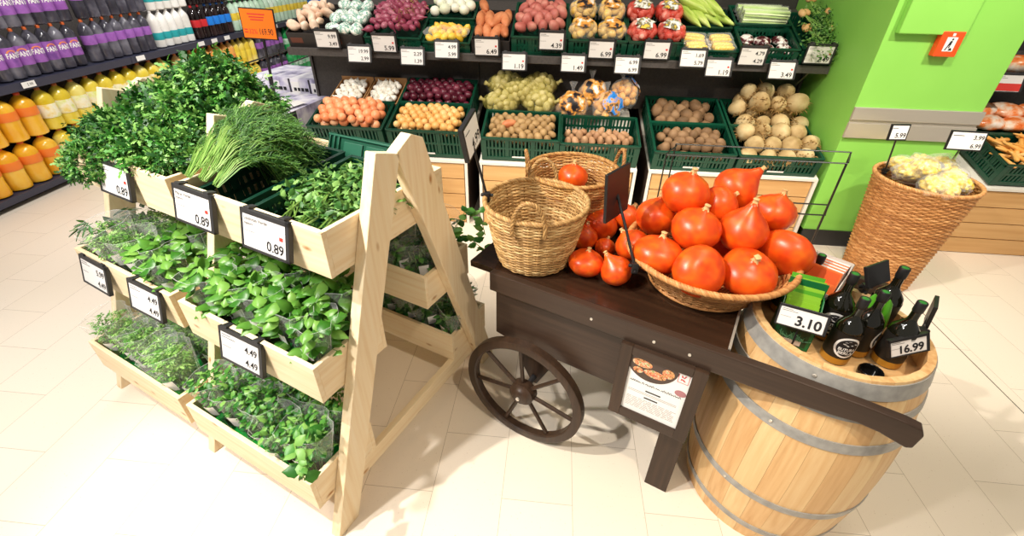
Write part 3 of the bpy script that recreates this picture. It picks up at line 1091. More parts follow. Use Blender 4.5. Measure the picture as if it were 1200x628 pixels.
# ------------------------------------------------------------ wickerwork
def weave(prof, rows, stakes, rw, amp, rs=None, seg=3, sides=5, el=1.0):
    """prof(t) -> (radius, z); weavers run over and under upright stakes"""
    m = MB()
    n = stakes * seg
    for i in range(rows):
        t = (i + 0.5) / rows
        r, z = prof(t)
        pts = []
        for j in range(n):
            a = 2 * PI * j / n
            rr = r + amp * math.cos(PI * j / seg + PI * i)
            pts.append((rr * math.cos(a), rr * math.sin(a) * el, z + 0.0012 * math.sin(a * 3 + i)))
        m.tube(pts, rw, sides, True)
    for j in range(stakes):
        a = 2 * PI * j / stakes
        m.tube([(prof(t)[0] * math.cos(a), prof(t)[0] * math.sin(a) * el, prof(t)[1]) for t in (0, .2, .4, .6, .8, 1)], rs or rw, 5)
    return m


def rope(path, r, strands=3, turns=14, closed=False, n=120):
    """twisted strands along path(t)"""
    m = MB()
    for s in range(strands):
        pts = []
        for i in range(n if closed else n + 1):
            t = i / n
            p = Vector(path(t))
            d = (Vector(path(min(1, t + .004) if not closed else t + .004)) - Vector(path(max(0, t - .004) if not closed else t - .004))).normalized()
            u = d.cross(Vector((0.01, 0.02, 1))).normalized()
            v = d.cross(u)
            a = 2 * PI * (turns * t + s / strands)
            pts.append(p + r * 0.55 * (math.cos(a) * u + math.sin(a) * v))
        m.tube(pts, r * 0.62, 6, closed)
    return m


def handled_basket(M, label, rot, mat='wicker_light'):
    t = thing('wicker_basket', label, 'basket', M)
    prof = lambda u: (0.138 + (0.198 - 0.138) * (u ** 0.8), 0.008 + 0.255 * u)
    weave(prof, 38, 30, 0.0040, 0.0036, 0.0040).build('woven_side', MAT[mat], t, 'all')
    b = MB()
    for i in range(13):
        r = 0.010 + i * 0.0105
        b.tube([(r * math.cos(2 * PI * j / 40), r * math.sin(2 * PI * j / 40), 0.009 + 0.002 * ((i + j // 3) % 2)) for j in range(40)], 0.0058, 5, True)
    b.build('woven_base', MAT[mat], t, 'all')
    rope(lambda u: (0.199 * math.cos(2 * PI * u), 0.199 * math.sin(2 * PI * u), 0.266), 0.009, 3, 34, True, 220).build('rim', MAT[mat], t, 'all')
    for s in (rot, rot + PI):
        def arch(u, s=s):
            w_ = 0.058 * math.cos(PI * u)
            hgt = 0.085 * math.sin(PI * u) ** 0.7
            a = s + w_ / 0.2
            rr = 0.207 + 0.006 * math.sin(PI * u)
            return (rr * math.cos(a), rr * math.sin(a), 0.212 + 0.055 * math.sin(PI * u) + hgt)
        rope(arch, 0.0075, 3, 7, False, 46).build('handle', MAT[mat], t, 'all')
    return t


handled_basket(Matrix.Translation((-0.045, 1.615, TOPZ)), 'empty pale wicker basket standing on the left front corner of the cart', math.radians(-95))
b2c = KP(-0.675, 0.515, TOPZ)
handled_basket(Matrix.Translation(b2c), 'darker wicker basket behind the pale one, with one pumpkin inside', math.radians(10), 'wicker')

bowl = thing('wicker_bowl', 'wide shallow wicker bowl heaped with orange pumpkins on the cart', 'basket', Matrix.Translation((0.615, 1.535, TOPZ)))
bprof = lambda u: (0.195 + 0.104 * u ** 1.25, 0.006 + 0.135 * u ** 0.85)
weave(bprof, 20, 44, 0.0046, 0.0034, 0.0040, seg=2).build('woven_side', MAT['wicker_tan'], bowl, 'all')
b = MB()
for i in range(19):
    r = 0.012 + i * 0.0104
    b.tube([(r * math.cos(2 * PI * j / 48), r * math.sin(2 * PI * j / 48), 0.008) for j in range(48)], 0.0056, 5, True)
b.build('woven_base', MAT['wicker_tan'], bowl, 'all')
rope(lambda u: (0.301 * math.cos(2 * PI * u), 0.301 * math.sin(2 * PI * u), 0.145), 0.0105, 4, 46, True, 300).build('rim', MAT['wicker_tan'], bowl, 'all')

# ------------------------------------------------------------ pumpkins
PSKIN = mottled('pumpkin_skin', ['cf3a10', 'e25010', 'ee6a14'], 2.4, 0.34, detail=1, bump=0.02, spec=0.5, contrast=(0.2, 0.8))
PSTEM = mottled('pumpkin_stem', ['c99a5c', 'e0bc84', 'b08048'], 60, 0.7)


def pumpkin_meshes(kind):
    if kind == 'round':
        prof = [(0.02, -.80), (0.30, -.84), (0.62, -.70), (0.88, -.40), (1.0, -.05), (0.96, .28), (0.78, .56), (0.52, .74), (0.30, .84), (0.17, .93), (0.12, 1.0)]
        top = 1.0
    elif kind == 'necked':
        prof = [(0.02, -.86), (0.30, -.88), (0.64, -.72), (0.90, -.42), (1.0, -.08), (0.95, .22), (0.76, .52), (0.50, .78), (0.30, 1.0), (0.20, 1.18), (0.14, 1.30)]
        top = 1.30
    else:
        prof = [(0.02, -.60), (0.34, -.68), (0.72, -.58), (0.96, -.30), (1.04, .0), (0.96, .28), (0.72, .50), (0.44, .60), (0.24, .66), (0.15, .74), (0.11, .78)]
        top = 0.78
    b = MB().lathe(prof, 28, fn=lambda a, z: 1 + 0.022 * math.sin(3 * a + 1) + 0.012 * math.cos(7 * a))
    s = MB().lathe([(0.17, top - .06), (0.13, top - .01), (0.10, top + .07), (0.105, top + .13), (0.13, top + .16), (0.10, top + .18)], 9, fn=lambda a, z: 1 + 0.16 * math.sin(4 * a + z * 7))
    me = b.mesh('pumpkin', PSKIN, 'all')
    return me, s.mesh('stem', PSTEM, 60)


PK = {k: pumpkin_meshes(k) for k in ('round', 'necked', 'flat')}
pumps = [  # px, py, z, radius, kind, stem direction in the world, label
    (803, 226, 1.170, .088, 'round', (0.12, -0.1, 1), 'round pumpkin at the top left of the bowl heap, highest of that side'),
    (862, 221, 1.170, .088, 'necked', (0.75, 0.1, 0.75), 'deep red-orange pumpkin with a long neck pointing right, topmost of the heap'),
    (906, 250, 1.110, .082, 'round', (0.2, 0.1, 1), 'pumpkin at the upper right of the heap, below the long-necked one'),
    (921, 297, 1.010, .095, 'flat', (0.55, 0.55, 0.35), 'pumpkin lying on its side at the right edge of the bowl'),
    (871, 270, 1.095, .088, 'necked', (0.05, -0.05, 1), 'red-orange pumpkin with a tall pale stem in the middle right of the heap'),
    (815, 269, 1.095, .089, 'round', (0.18, -0.05, 1), 'smooth bright pumpkin in the centre of the heap, stem upright'),
    (842, 240, 1.110, .074, 'round', (0.7, 0.3, 0.4), 'reddish pumpkin squeezed behind the two central ones of the heap'),
    (876, 319, 1.000, .093, 'flat', (0.0, -0.35, 0.95), 'pumpkin with a crooked stem against the front rim, the right one of two'),
    (819, 318, 1.000, .088, 'flat', (-0.2, 0.75, -0.5), 'pumpkin without visible stem against the front rim of the bowl'),
    (771, 297, 1.000, .090, 'flat', (0.1, 0.1, 1), 'broad pumpkin at the left of the bowl rim, right of the clip stem'),
    (740, 287, 0.985, .066, 'round', (-0.5, 0.3, 0.6), 'small pumpkin at the bowl rim half hidden by the clip stem'),
    (769, 254, 1.060, .084, 'round', (0.1, 0.2, 1), 'pumpkin at the upper left of the heap, right next to the black tag'),
    (733, 256, 0.985, .088, 'flat', (0.5, 0.5, 0.6), 'large pumpkin behind the black tag at the left of the heap'),
    (702, 264, 0.965, .078, 'round', (0.3, 0.4, 0.8), 'dark shaded pumpkin left of the black tag, beside the baskets'),
    (687, 307, 0.917, .068, 'flat', (0.1, 0.05, 1), 'small flattened pumpkin lying on the cart next to the pale basket'),
    (722, 317, 0.924, .061, 'necked', (-0.55, 0.15, 0.8), 'small pumpkin with a thin neck lying on the cart by the bowl'),
    (684, 278, 0.925, .060, 'round', (0.2, 0.3, 0.9), 'shaded pumpkin lying between the two wicker baskets'),
    (709, 290, 0.905, .044, 'round', (0.2, 0.1, 1), 'very small pumpkin on the cart behind the two small front ones'),
    (671, 208, 1.055, .070, 'round', (0.05, 0.0, 1), 'single pumpkin inside the rear wicker basket'),
    (895, 292, 0.985, .070, 'round', (0.3, 0.2, 0.8), 'shaded pumpkin deep in the bowl behind the right rim'),
    (848, 290, 0.975, .070, 'round', (0.3, 0.5, 0.5), 'shaded pumpkin deep in the bowl between the central ones'),
]
P_ = [at(a, b, z) for a, b, z, *_ in pumps]
for it in range(60):                                  # let the heap settle: push overlapping ones apart, mostly along the line of sight
    for i in range(len(P_)):
        for j in range(i):
            d = P_[i] - P_[j]
            need = (pumps[i][3] + pumps[j][3]) * 0.93
            if d.length < need:
                for k, s in ((i, 1), (j, -1)):
                    if pumps[k][2] < 0.93:
                        continue
                    v = (P_[k] - EYE).normalized()
                    sg = 1 if d.dot(v) * s > 0 else -1
                    P_[k] = P_[k] + v * sg * 0.12 * (need - d.length)
for (a, b, z, r, kind, dr, lab), p in zip(pumps, P_):
    o = link('pumpkin', PK[kind][0])
    o.matrix_world = aim(p, dr, rnd.uniform(0, 6), r)
    tag(o, lab, 'pumpkin')
    link('stem', PK[kind][1], o)['label'] = 'pale corky stem'


# ------------------------------------------------------------ black clip-on tag holders
def tag_holder(clamp, head, yaw, tilt, W, H, label, roll=0.0, prices=None, thick=0.012, back=False, foot=True):
    """clamp point, middle of the plate; plate faces -y turned by yaw"""
    t = thing('tag_holder', label, 'price tag', Matrix.Translation(clamp))
    d = Vector(head) - Vector(clamp)
    MB().tube([(0, 0, 0), d * 0.5 + Vector((0, 0, .004)), d], 0.0052, 7).build('stem', MAT['black'], t, True)
    c = MB().box(-.012, .012, -.011, .011, -.022, .018).tube([(-.024, 0, .006), (.024, 0, .006)], .007, 8).tube([(0, -.02, -.01), (0, .02, -.01)], .006, 8)
    c.build('clamp', MAT['black'], t, bevel=.002)
    R = Matrix.Translation(d) @ Euler((tilt, roll, yaw), 'XYZ').to_matrix().to_4x4()
    pl = MB().box(-W / 2, W / 2, -thick / 2, thick / 2, -H / 2, H / 2, R).build('plate', MAT['black'], t, bevel=.0015)
    y = thick / 2 if back else -thick / 2
    sg = -1 if not back else 1
    if prices:
        y += sg * 0.0004
        MB().box(-W / 2 + .009, W / 2 - .009, min(y, y + sg * .0008), max(y, y + sg * .0008), -H / 2 + .009, H / 2 - .009, R).build('display', MAT['white'], pl)
        for i, p in enumerate(prices):
            tx = MB()
            h = H * (.30 if len(prices) == 1 else .22)
            wd = text_mb(p, 1)[2] / text_mb(p, 1)[3] * h
            put_text(tx, p, W / 2 - .012 - wd / 2, (-.18 if len(prices) == 1 else (.18, -.24)[i]) * H, h, y + sg * .0016, bold=.015)
            tx.xf(R).build('price_text', MAT['ink'], pl)
        MB().box(-W * .42, -W * .12, y + sg * .0014, y + sg * .0015, H * .24, H * .27, R).build('small_print', MAT['ink'], pl)
    else:
        MB().box(-W * .12, W * .12, min(y, y - sg * .008), max(y, y - sg * .008), -H * .2, H * .15, R).build('socket', MAT['charcoal'], pl, bevel=.001)
    return t


tag_holder((-0.238, 1.62, 1.13), at(551, 159, 1.36), math.radians(82), -0.1, 0.16, 0.13, 'black tag holder clipped to the pale basket, screen turned right', -0.22, ['4.99'], .018)
tag_holder((0.325, 1.41, 0.985), at(723, 226, 1.205), math.radians(-125), 0.1, 0.16, 0.18, 'black tag holder clipped to the pumpkin bowl, seen from its back edge')

# ------------------------------------------------------------ the barrel
BX, BY, BH = 0.995, 1.275, 0.905
BM = Matrix.Translation((BX, BY, 0))
barrel = thing('barrel', 'large light oak barrel with steel hoops, used as a display table', 'barrel', BM)
RP = [(0.0, .290), (.10, .305), (.20, .316), (.30, .322), (.43, .324), (.55, .319), (.65, .309), (.76, .293), (.905, .263)]


def brad(z):
    for (z0, r0_), (z1, r1_) in zip(RP, RP[1:]):
        if z <= z1:
            return r0_ + (r1_ - r0_) * (z - z0) / (z1 - z0)
    return RP[-1][1]


nst = 26
st_m = MB()
zs = [0, .08, .16, .24, .32, .40, .48, .56, .64, .72, .80, .86, .905]
for s in range(nst):
    a0, a1 = 2 * PI * s / nst + 0.0012, 2 * PI * (s + 1) / nst - 0.0012
    n = len(st_m.v)
    for z in zs:
        for rr, aa in ((0, a0), (0, (a0 + a1) / 2), (0, a1), (-.022, a1), (-.022, a0)):
            r = brad(z) + rr
            st_m.v.append((r * math.cos(aa), r * math.sin(aa), z))
    for i in range(len(zs) - 1):
        for j in range(5):
            a, b = n + i * 5, n + i * 5 + 5
            st_m.f.append((a + j, a + (j + 1) % 5, b + (j + 1) % 5, b + j))
    k = n + (len(zs) - 1) * 5
    st_m.f += [tuple(range(k, k + 5)), tuple(range(n + 4, n - 1, -1))]
stv = mottled('barrel_stave_wood', ['e8c894', 'dcb27c', 'c4915a'], 2.6, 0.42, (24, 24, 1.0), 4, island=0.38, bump=0.1, spec=0.4, contrast=(0.25, 0.8))
st_m.build('staves', stv, barrel, True)
MB().lathe([(.262, .795), (.262, .805)], 40).build('head', wood('barrel_head', ['dfb985', 'd6ac76', 'c59a62'], 'x'), barrel, True)
for z0, z1 in ((0.842, 0.896), (0.758, 0.786), (0.632, 0.670), (0.272, 0.302), (0.075, 0.105)):
    MB().lathe([(brad(z0) - .002, z0), (brad(z0) + .0035, z0), (brad(z1) + .0035, z1), (brad(z1) - .002, z1)], 64, cap0=False, cap1=False).build('hoop', MAT['hoop'], barrel, True)
rv = MB()
for z, a in ((0.651, -2.35), (0.869, -2.2), (0.287, -2.5), (0.772, -2.1)):
    r = brad(z) + .004
    rv.lathe([(.007, 0), (.005, .003)], 8, (0, 0, 0))
    k = len(rv.v) - 16
    for i in range(16):
        x, y, q = rv.v[k + i]
        rv.v[k + i] = ((r + q) * math.cos(a) - x * math.sin(a), (r + q) * math.sin(a) + x * math.cos(a), z + y)
rv.build('rivet', MAT['steel'], barrel)
HZ = 0.805

# oil bottles
GLASS = plain('dark_bottle_glass', '14130a', 0.06, spec=0.8)
CAPM = plain('green_bottle_cap', '2c7a2e', 0.35)
bprof2 = [(.035, 0), (.040, .004), (.0415, .02), (.0415, .128), (.038, .146), (.025, .164), (.0150, .178), (.0130, .19), (.0122, .232)]
bot_me = MB().lathe(bprof2, 24).mesh('oil_bottle', GLASS, True)
col_me = MB().lathe([(.0138, .214), (.0150, .218), (.0150, .248), (.0138, .250), (.0100, .250), (.008, .244)], 20).mesh('cap', MAT['black'], True)
cap_me = MB().lathe([(.0100, .2445), (.0100, .2495), (.004, .2505)], 18).mesh('cap_disc', CAPM, True)
LR = .0422


def wrap(x, y, z):
    a = -PI / 2 + x / LR
    return ((LR - y) * math.cos(a), (LR - y) * math.sin(a), z)


def wrapped_disc(cx, cz, rx, rz, lift, n=26):
    m = MB()
    rings = [1.0, .6, .2]
    for q in rings:
        for i in range(n):
            a = 2 * PI * i / n
            m.v.append(wrap(cx + rx * q * math.cos(a), -lift, cz + rz * q * math.sin(a)))
    for k in range(2):
        for i in range(n):
            m.f.append((k * n + i, k * n + (i + 1) % n, (k + 1) * n + (i + 1) % n, (k + 1) * n + i))
    m.f.append(tuple(range(2 * n, 3 * n)))
    return m


lab_band = MB().lathe([(LR - .0004, .028), (LR - .0001, .030), (LR - .0001, .128), (LR - .0004, .130)], 24, cap0=False, cap1=False).mesh('label', plain('black_label', '16130f', 0.5), True)
lab_foot = MB().lathe([(LR - .0003, .006), (LR, .008), (LR, .030), (LR - .0003, .031)], 24, cap0=False, cap1=False).mesh('label_foot', plain('ochre_label', 'a9751f', 0.45), True)
lab_ring = wrapped_disc(0, .080, .037, .041, .0008).mesh('badge', MAT['white'], 'all')
lab_in = wrapped_disc(0, .080, .030, .034, .0016).mesh('badge_centre', MAT['ink'], 'all')
tx = MB()
put_text(tx, 'BUTURA', 0, .074, .0115, -.0024, width=.046, bold=.02, fn=wrap)
put_text(tx, 'BERLA', 0, .060, .0115, -.0024, width=.040, bold=.02, fn=wrap)
for a, b, c_, d__ in ((-.014, .102, .008, .092), (-.006, .107, .018, .096), (-.018, .095, -.002, .088)):
    n = len(tx.v)
    tx.v += [wrap(a, -.0024, b), wrap(a + .006, -.0024, b + .002), wrap(c_ + .004, -.0024, d__ + .001), wrap(c_, -.0024, d__)]
    tx.f.append((n, n + 1, n + 2, n + 3))
lab_tx = tx.mesh('badge_lettering', MAT['white'], 'all')


def oil_bottle(x, y, z, face, label, s=1.0):
    o = link('oil_bottle', bot_me)
    o.matrix_world = trs((x, y, z), face, 0, 0, s)
    tag(o, label, 'bottle', None)
    link('cap', col_me, o)
    link('cap_disc', cap_me, o)['label'] = 'green cap centre'
    lb_ = link('label', lab_band, o)
    link('label_foot', lab_foot, o)
    bd = link('badge', lab_ring, o)
    bd['label'] = 'white ring badge with lettering'
    link('badge_centre', lab_in, bd)
    link('badge_lettering', lab_tx, bd)


oil_bottle(0.985, 1.212, HZ, math.radians(-8), 'dark bottle with a full white ring badge, front one beside the green box')
oil_bottle(1.006, 1.327, HZ, math.radians(-25), 'dark bottle behind the front badge bottle, its badge half covered', 1.06)
oil_bottle(1.068, 1.256, HZ, math.radians(60), 'dark bottle standing between the badge bottles and the tag 16.99')
oil_bottle(1.150, 1.212, HZ, math.radians(75), 'dark bottle partly behind the tag reading 16.99')
oil_bottle(1.185, 1.375, HZ, math.radians(120), 'dark bottle at the far right side of the barrel top, by the rim', 1.08)
p = at(948, 296, 1.06)
oil_bottle(p.x - .01, p.y + .0, HZ, math.radians(150), 'dark bottle at the back left of the barrel top, under the pumpkin', 1.02)
p = at(963, 306, 1.04)
oil_bottle(p.x + .02, p.y + .04, HZ, math.radians(150), 'dark bottle squeezed between the pumpkin and the white box', 0.95)

# green display box of sachets
GB = trs((0.873, 1.300, HZ), math.radians(-22))
gb = thing('display_box', 'green cardboard display box of green sachets on the barrel', 'box', GB)
gm = MB().box(-.058, .058, -.055, .055, 0, .004).box(-.058, .058, -.055, -.052, 0, .10)
for s in (-1, 1):
    q = MB().prism([(-.055, 0), (.055, 0), (.055, .165), (.02, .165), (-.055, .10)], lambda a, b, d: (d, a, b), s * .058, s * .055)
    gm.add(q)
gm.box(-.058, .058, .052, .055, 0, .21)
gm.build('carton', plain('green_carton', '0f6a36', 0.45), gb)
hp = MB().box(-.046, .046, -.0562, -.0552, .012, .088)
hp.build('picture', plain('picture_ground', '143f24', 0.45), gb)
tw = MB()
for i in range(46):
    a0 = Vector((rp_.uniform(-.036, .036), -.057, rp_.uniform(.03, .045)))
    d0 = Vector((rp_.gauss(0, 1), 0, abs(rp_.gauss(0, 1)) + .3)).normalized()
    tw.tube([a0, a0 + d0 * rp_.uniform(.012, .035)], .0009, 4)
tw.build('herb_picture', plain('herb_print', '5f9a6a', .5), gb)
MB().box(-.034, .030, -.0575, -.0565, .016, .036).build('linen_picture', plain('linen_print', 'd8c4b4', .5), gb)
SACH = [plain('green_sachet', '4f9a22', 0.3), plain('light_green_sachet', '83b82e', 0.3)]
for i in range(9):
    m = MB()
    w_, h_ = .050, .135
    for (x0, z0, t0) in ((-w_, 0, .0005), (w_, 0, .0005), (w_, h_, .0005), (-w_, h_, .0005), (-w_ * .8, .012, .0035), (w_ * .8, .012, .0035), (w_ * .8, h_ - .012, .0035), (-w_ * .8, h_ - .012, .0035)):
        m.v.append((x0, -t0, z0))
    for x, y, z in list(m.v[:8]):
        m.v.append((x, -y, z))
    for o_ in (0, 8):
        for i_ in range(4):
            j_ = (i_ + 1) % 4
            m.f.append((o_ + i_, o_ + j_, o_ + 4 + j_, o_ + 4 + i_))
        m.f.append((o_ + 4, o_ + 5, o_ + 6, o_ + 7))
    for i_ in range(4):
        j_ = (i_ + 1) % 4
        m.f.append((i_, j_, 8 + j_, 8 + i_))
    o = m.build('sachet', SACH[i % 2 if i > 2 else 1], None, True)
    o.matrix_world = GB @ trs((rp_.uniform(-.003, .003), -.040 + i * .0095, .012 + i * .0095), rp_.uniform(-.04, .04), -0.32)
    tag(o, 'flat green sachet standing in the green display box', 'sachet', 'sachets in the green display box')
ps = price_sign(GB @ trs((-.004, -.085, .145), 0.0, -0.5), ['3.10'], 'tag reading 3.10 in front of the green sachets', 0.145, 0.072, 'black', red=False, small=True, clip=False)
MB().tube([(0, .004, -.03), (0, .012, -.08), (0, .03, -.10)], .003, 6).build('stem', MAT['black'], ps)
# white box of orange packets
WB = trs((1.005, 1.462, HZ), math.radians(-42), s=1.22)
wb = thing('display_box', 'white cardboard display box of orange packets behind the bottles', 'box', WB)
wm = MB().box(-.052, .052, -.055, .055, 0, .004).box(-.052, .052, -.055, -.052, 0, .11).box(-.052, .052, .052, .055, 0, .175)
for s in (-1, 1):
    wm.add(MB().prism([(-.055, 0), (.055, 0), (.055, .175), (.030, .175), (.018, .15), (-.01, .14), (-.035, .125), (-.055, .11)], lambda a, b, d: (d, a, b), s * .052, s * .049))
wm.build('carton', plain('greyish_carton', 'c9c2ba', 0.6), wb)
for i in range(10):
    o = MB().box(-.044, .044, -.0028, .0028, 0, .15).build('packet', MAT['white'] if i % 2 else plain('orange_packet', 'f0763a', .4), None, bevel=.0008)
    o.matrix_world = WB @ trs((0, -.040 + i * .0088, .02), 0, -0.18)
    tag(o, 'thin orange and white packet standing in the white display box', 'packet', 'packets in the white display box')
    MB().box(-.040, .040, -.0031, -.0029, .11, .145).build('print', plain('orange_print_band', 'e8602c', .5), o)
tag_holder((1.17, 1.47, 0.92), at(1028, 321, 1.02), math.radians(-150), 0.5, 0.12, 0.075, 'black tag holder seen from behind, above the orange packets')
tag_holder((1.247, 1.262, 0.900), at(1091, 367, 0.945), math.radians(-125), 0.1, 0.085, 0.095, 'black tag holder on the right rim of the barrel')
p99 = at(1061, 403, 0.915)
ps = price_sign(Matrix.Translation(p99) @ Euler((-0.35, 0, math.radians(6)), 'XYZ').to_matrix().to_4x4() @ Matrix.Rotation(math.radians(-14), 4, 'Y'), ['16.99'], 'tag reading 16.99 in front of the dark bottles', 0.125, 0.062, 'black', red=False, small=True, clip=False)
MB().tube([(0.01, .004, -.02), (0.012, .03, -.055), (0.012, .05, -.095)], .003, 6).build('stem', MAT['black'], ps)
sm_ = MB().lathe([(.034, 0), (.036, .004), (.036, .024), (.033, .028), (.030, .026), (.029, .008)], 24).build('black_dish', plain('gloss_black', '0c0b0b', .12), None, True)
sm_.matrix_world = Matrix.Translation((1.058, 1.135, HZ))
tag(sm_, 'small glossy black dish at the front of the barrel top', 'dish')
for i in range(3):
    m = MB().lathe([(.004, 0), (.017, .012), (.021, .05), (.019, .10), (.003, .118)], 10, fn=lambda a, z: 1 - .55 * abs(math.sin(a)))
    o = m.build('green_packet', SACH[i % 2], None, True)
    o.matrix_world = trs((1.105 + .022 * i, 1.310 - .012 * i, HZ + .07), .3 * i, -.2)
    tag(o, 'small shiny green packet tucked between the dark bottles', 'packet', 'green packets between the bottles')
o = MB().box(-.045, .045, -.03, .03, 0, .075).build('carton_riser', MAT['card'], None, bevel=.002)
o.matrix_world = trs((1.125, 1.300, HZ), -.3)
tag(o, 'small cardboard block holding the green packets between the bottles', 'box')

# ------------------------------------------------------------ produce shelves along the back
def ico(n):
    import bmesh
    b = bmesh.new()
    bmesh.ops.create_icosphere(b, subdivisions=n, radius=1.0)
    b.verts.ensure_lookup_table()
    v = [tuple(q.co) for q in b.verts]
    f = [tuple(q.index for q in p.verts) for p in b.faces]
    b.free()
    return v, f


ICO3, ICO4, ICO2 = ico(3), ico(4), ico(2)


def lump(rx, ry, rz, seed, amp=0.12, freq=1.6, src=ICO3, knob=0, knob_amp=0.1):
    """one deformed ball; knob > 0 adds that many rounded bulges"""
    rg = np.random.default_rng(seed)
    v = np.array(src[0])
    ph = rg.uniform(0, 6.28, (4, 3))
    k = rg.normal(size=(4, 3)) * freq
    d = sum(np.sin(v @ k[i] + ph[i, 0]) for i in range(4)) * amp / 4
    if knob:
        s = rg.normal(size=(knob, 3))
        s /= np.linalg.norm(s, axis=1, keepdims=True)
        dist = np.min(np.arccos(np.clip(v @ s.T, -1, 1)), axis=1)
        wd = 2.2 / math.sqrt(knob)
        d = d + knob_amp * (np.sqrt(np.clip(1 - (dist / wd) ** 2, 0, 1)) - .5)
    p = v * (1 + d)[:, None] * np.array([rx, ry, rz])
    m = MB()
    m.v = [tuple(q) for q in p.tolist()]
    m.f = list(src[1])
    return m


def patch(mb, direction, cosmin, lift):
    """the part of a lump that faces direction, lifted off it: a printed wrapper or badge"""
    d = Vector(direction).normalized()
    o = MB()
    mp = {}
    for f in mb.f:
        c = sum((Vector(mb.v[i]) for i in f), Vector()) / len(f)
        if c.normalized().dot(d) > cosmin:
            q = []
            for i in f:
                if i not in mp:
                    mp[i] = len(o.v)
                    p = Vector(mb.v[i])
                    o.v.append(tuple(p + p.normalized() * lift))
                q.append(mp[i])
            o.f.append(tuple(q))
    return o


def protos(mat, dims, n, amp=0.12, freq=1.6, seed=0, **k):
    return [lump(*dims, seed + i, amp, freq, **k).mesh('produce', mat, 'all') for i in range(n)]


def mix2(c1, c2):
    return [c1, c2]


POT = mottled('potato_skin', ['8a6b44', 'a07f52', 'b59464'], 14, 0.6, bump=0.05)
POT_D = mottled('earthy_potato_skin', ['62492f', '7f6042', '967655'], 9, 0.7, bump=0.05)
POT_P = mottled('pinkish_potato_skin', ['8e6546', 'a67d5a', 'b8926e'], 10, 0.6)
POT_R = mottled('red_potato_skin', ['a5514a', 'b96a5f', 'c98a78'], 12, 0.5)
SWEET = mottled('sweet_potato_skin', ['b0633c', 'cb7d50', 'da9468'], 10, 0.55)
ON_P = mottled('pale_orange_onion_skin', ['e0794a', 'ef9a68', 'f3b98c'], 7, 0.3, stretch=(1, 1, .3))
ON_Y = mottled('yellow_onion_skin', ['cf9044', 'e2ab62', 'eec68a'], 7, 0.3, stretch=(1, 1, .3))
ON_R = mottled('red_onion_skin', ['3c1019', '561a2a', '793646'], 7, 0.22, stretch=(1, 1, .3))
SHAL = mottled('shallot_skin', ['7d2c40', '97435a', 'b87784'], 8, 0.3, stretch=(1, 1, .3))
GARL = mottled('garlic_skin', ['e5dcc8', 'f2ecdf', 'faf6ee'], 9, 0.5)
CEL = mottled('celeriac_skin', ['97794a', 'bda272', 'd3be90'], 9, 0.75, bump=0.25)
ROOT = mottled('celeriac_root', ['8f6b3a', 'b8935a'], 20, 0.7, island=.5)
YNET = mottled('yellow_net_potatoes', ['9c8f50', 'b5a866', 'cbbf84'], 10, 0.5, bump=0.1)


def produce_group(M, W, D, z, meshes, r, name, label, cat, group, layers=2, dome=0.02, spin=True, gap=1.95, parts=None, keep=1.0, lie=False, jit=0.18):
    """one layer (or two) of single fruits laid out as a loose hexagonal heap in a crate"""
    n_made = 0
    for L in range(layers):
        s = gap * r * (1 if L == 0 else 1.15)
        nx, ny = max(1, int((W - r) / s)), max(1, int((D - r) / (s * .87)))
        for j in range(ny):
            for i in range(nx):
                if rnd.random() > keep:
                    continue
                x = (i + .5 + (.25 if (j + L) % 2 else -.25) - nx / 2) * s + rnd.uniform(-jit, jit) * r
                y = (j + .5 - ny / 2) * s * .87 + rnd.uniform(-jit, jit) * r
                u, v = x / (W / 2), y / (D / 2)
                zz = z + dome * max(0, 1 - u * u) * max(0, 1 - v * v) - L * 1.45 * r + rnd.uniform(-.25, .25) * r
                o = link(name, meshes[(i * 3 + j * 5 + L) % len(meshes)])
                if lie:
                    rot = Euler((rnd.uniform(-.3, .3), rnd.uniform(-.3, .3), rnd.uniform(0, 6.28)))
                elif spin:
                    rot = Euler((rnd.uniform(0, 6.28), rnd.uniform(0, 6.28), rnd.uniform(0, 6.28)))
                else:
                    rot = Euler((rnd.uniform(-.9, .9), rnd.uniform(-.9, .9), rnd.uniform(0, 6.28)))
                o.matrix_world = M @ Matrix.Translation((x, y, zz)) @ rot.to_matrix().to_4x4() @ Matrix.Scale(rnd.uniform(.86, 1.12), 4)
                tag(o, label, cat, group)
                if parts:
                    for nm, me in parts:
                        link(nm, me, o)
                n_made += 1
    return n_made


TILT = math.radians(16)


def lower_unit(x0, x1, label):
    t = thing('produce_display', label, 'display stand', Matrix.Translation((x0, 3.455, 0)))
    W = x1 - x0
    for k in range(4):
        MB().box(0.03, W - 0.03, 0.0, 0.02, 0.005 + k * .132, 0.130 + k * .132).build('plank', MAT['plank'], t, bevel=.002)
    for a, b in ((0, .022), (W - .022, W)):
        MB().prism([(-.012, 0), (1.0, 0), (1.0, .82), (-.012, .553)], lambda y, z, d: (d, y, z), a, b).build('side_panel', MAT['offwhite'], t)
        MB().prism([(.0, 0.02), (1.0, 0.02), (1.0, .80), (.0, .545)], lambda y, z, d: (d, y, z), a - .0015 if a == 0 else b, a if a == 0 else b + .0015).build('side_lining', plain('dark_brown_lining', '3a2a20', .6), t)
    MB().prism([(-.012, .535), (1.0, .823), (1.0, .840), (-.012, .553)], lambda y, z, d: (d, y, z), .022, W - .022).build('sloping_deck', MAT['offwhite'], t)
    return t


def slope(x, y0, z0, s, tilt=TILT, rz=0):
    """matrix standing s metres up the slope that starts at (y0, z0)"""
    return Matrix.Translation((x, y0, z0)) @ Matrix.Rotation(tilt, 4, 'X') @ Matrix.Translation((0, s, 0)) @ Matrix.Rotation(rz, 4, 'Z')


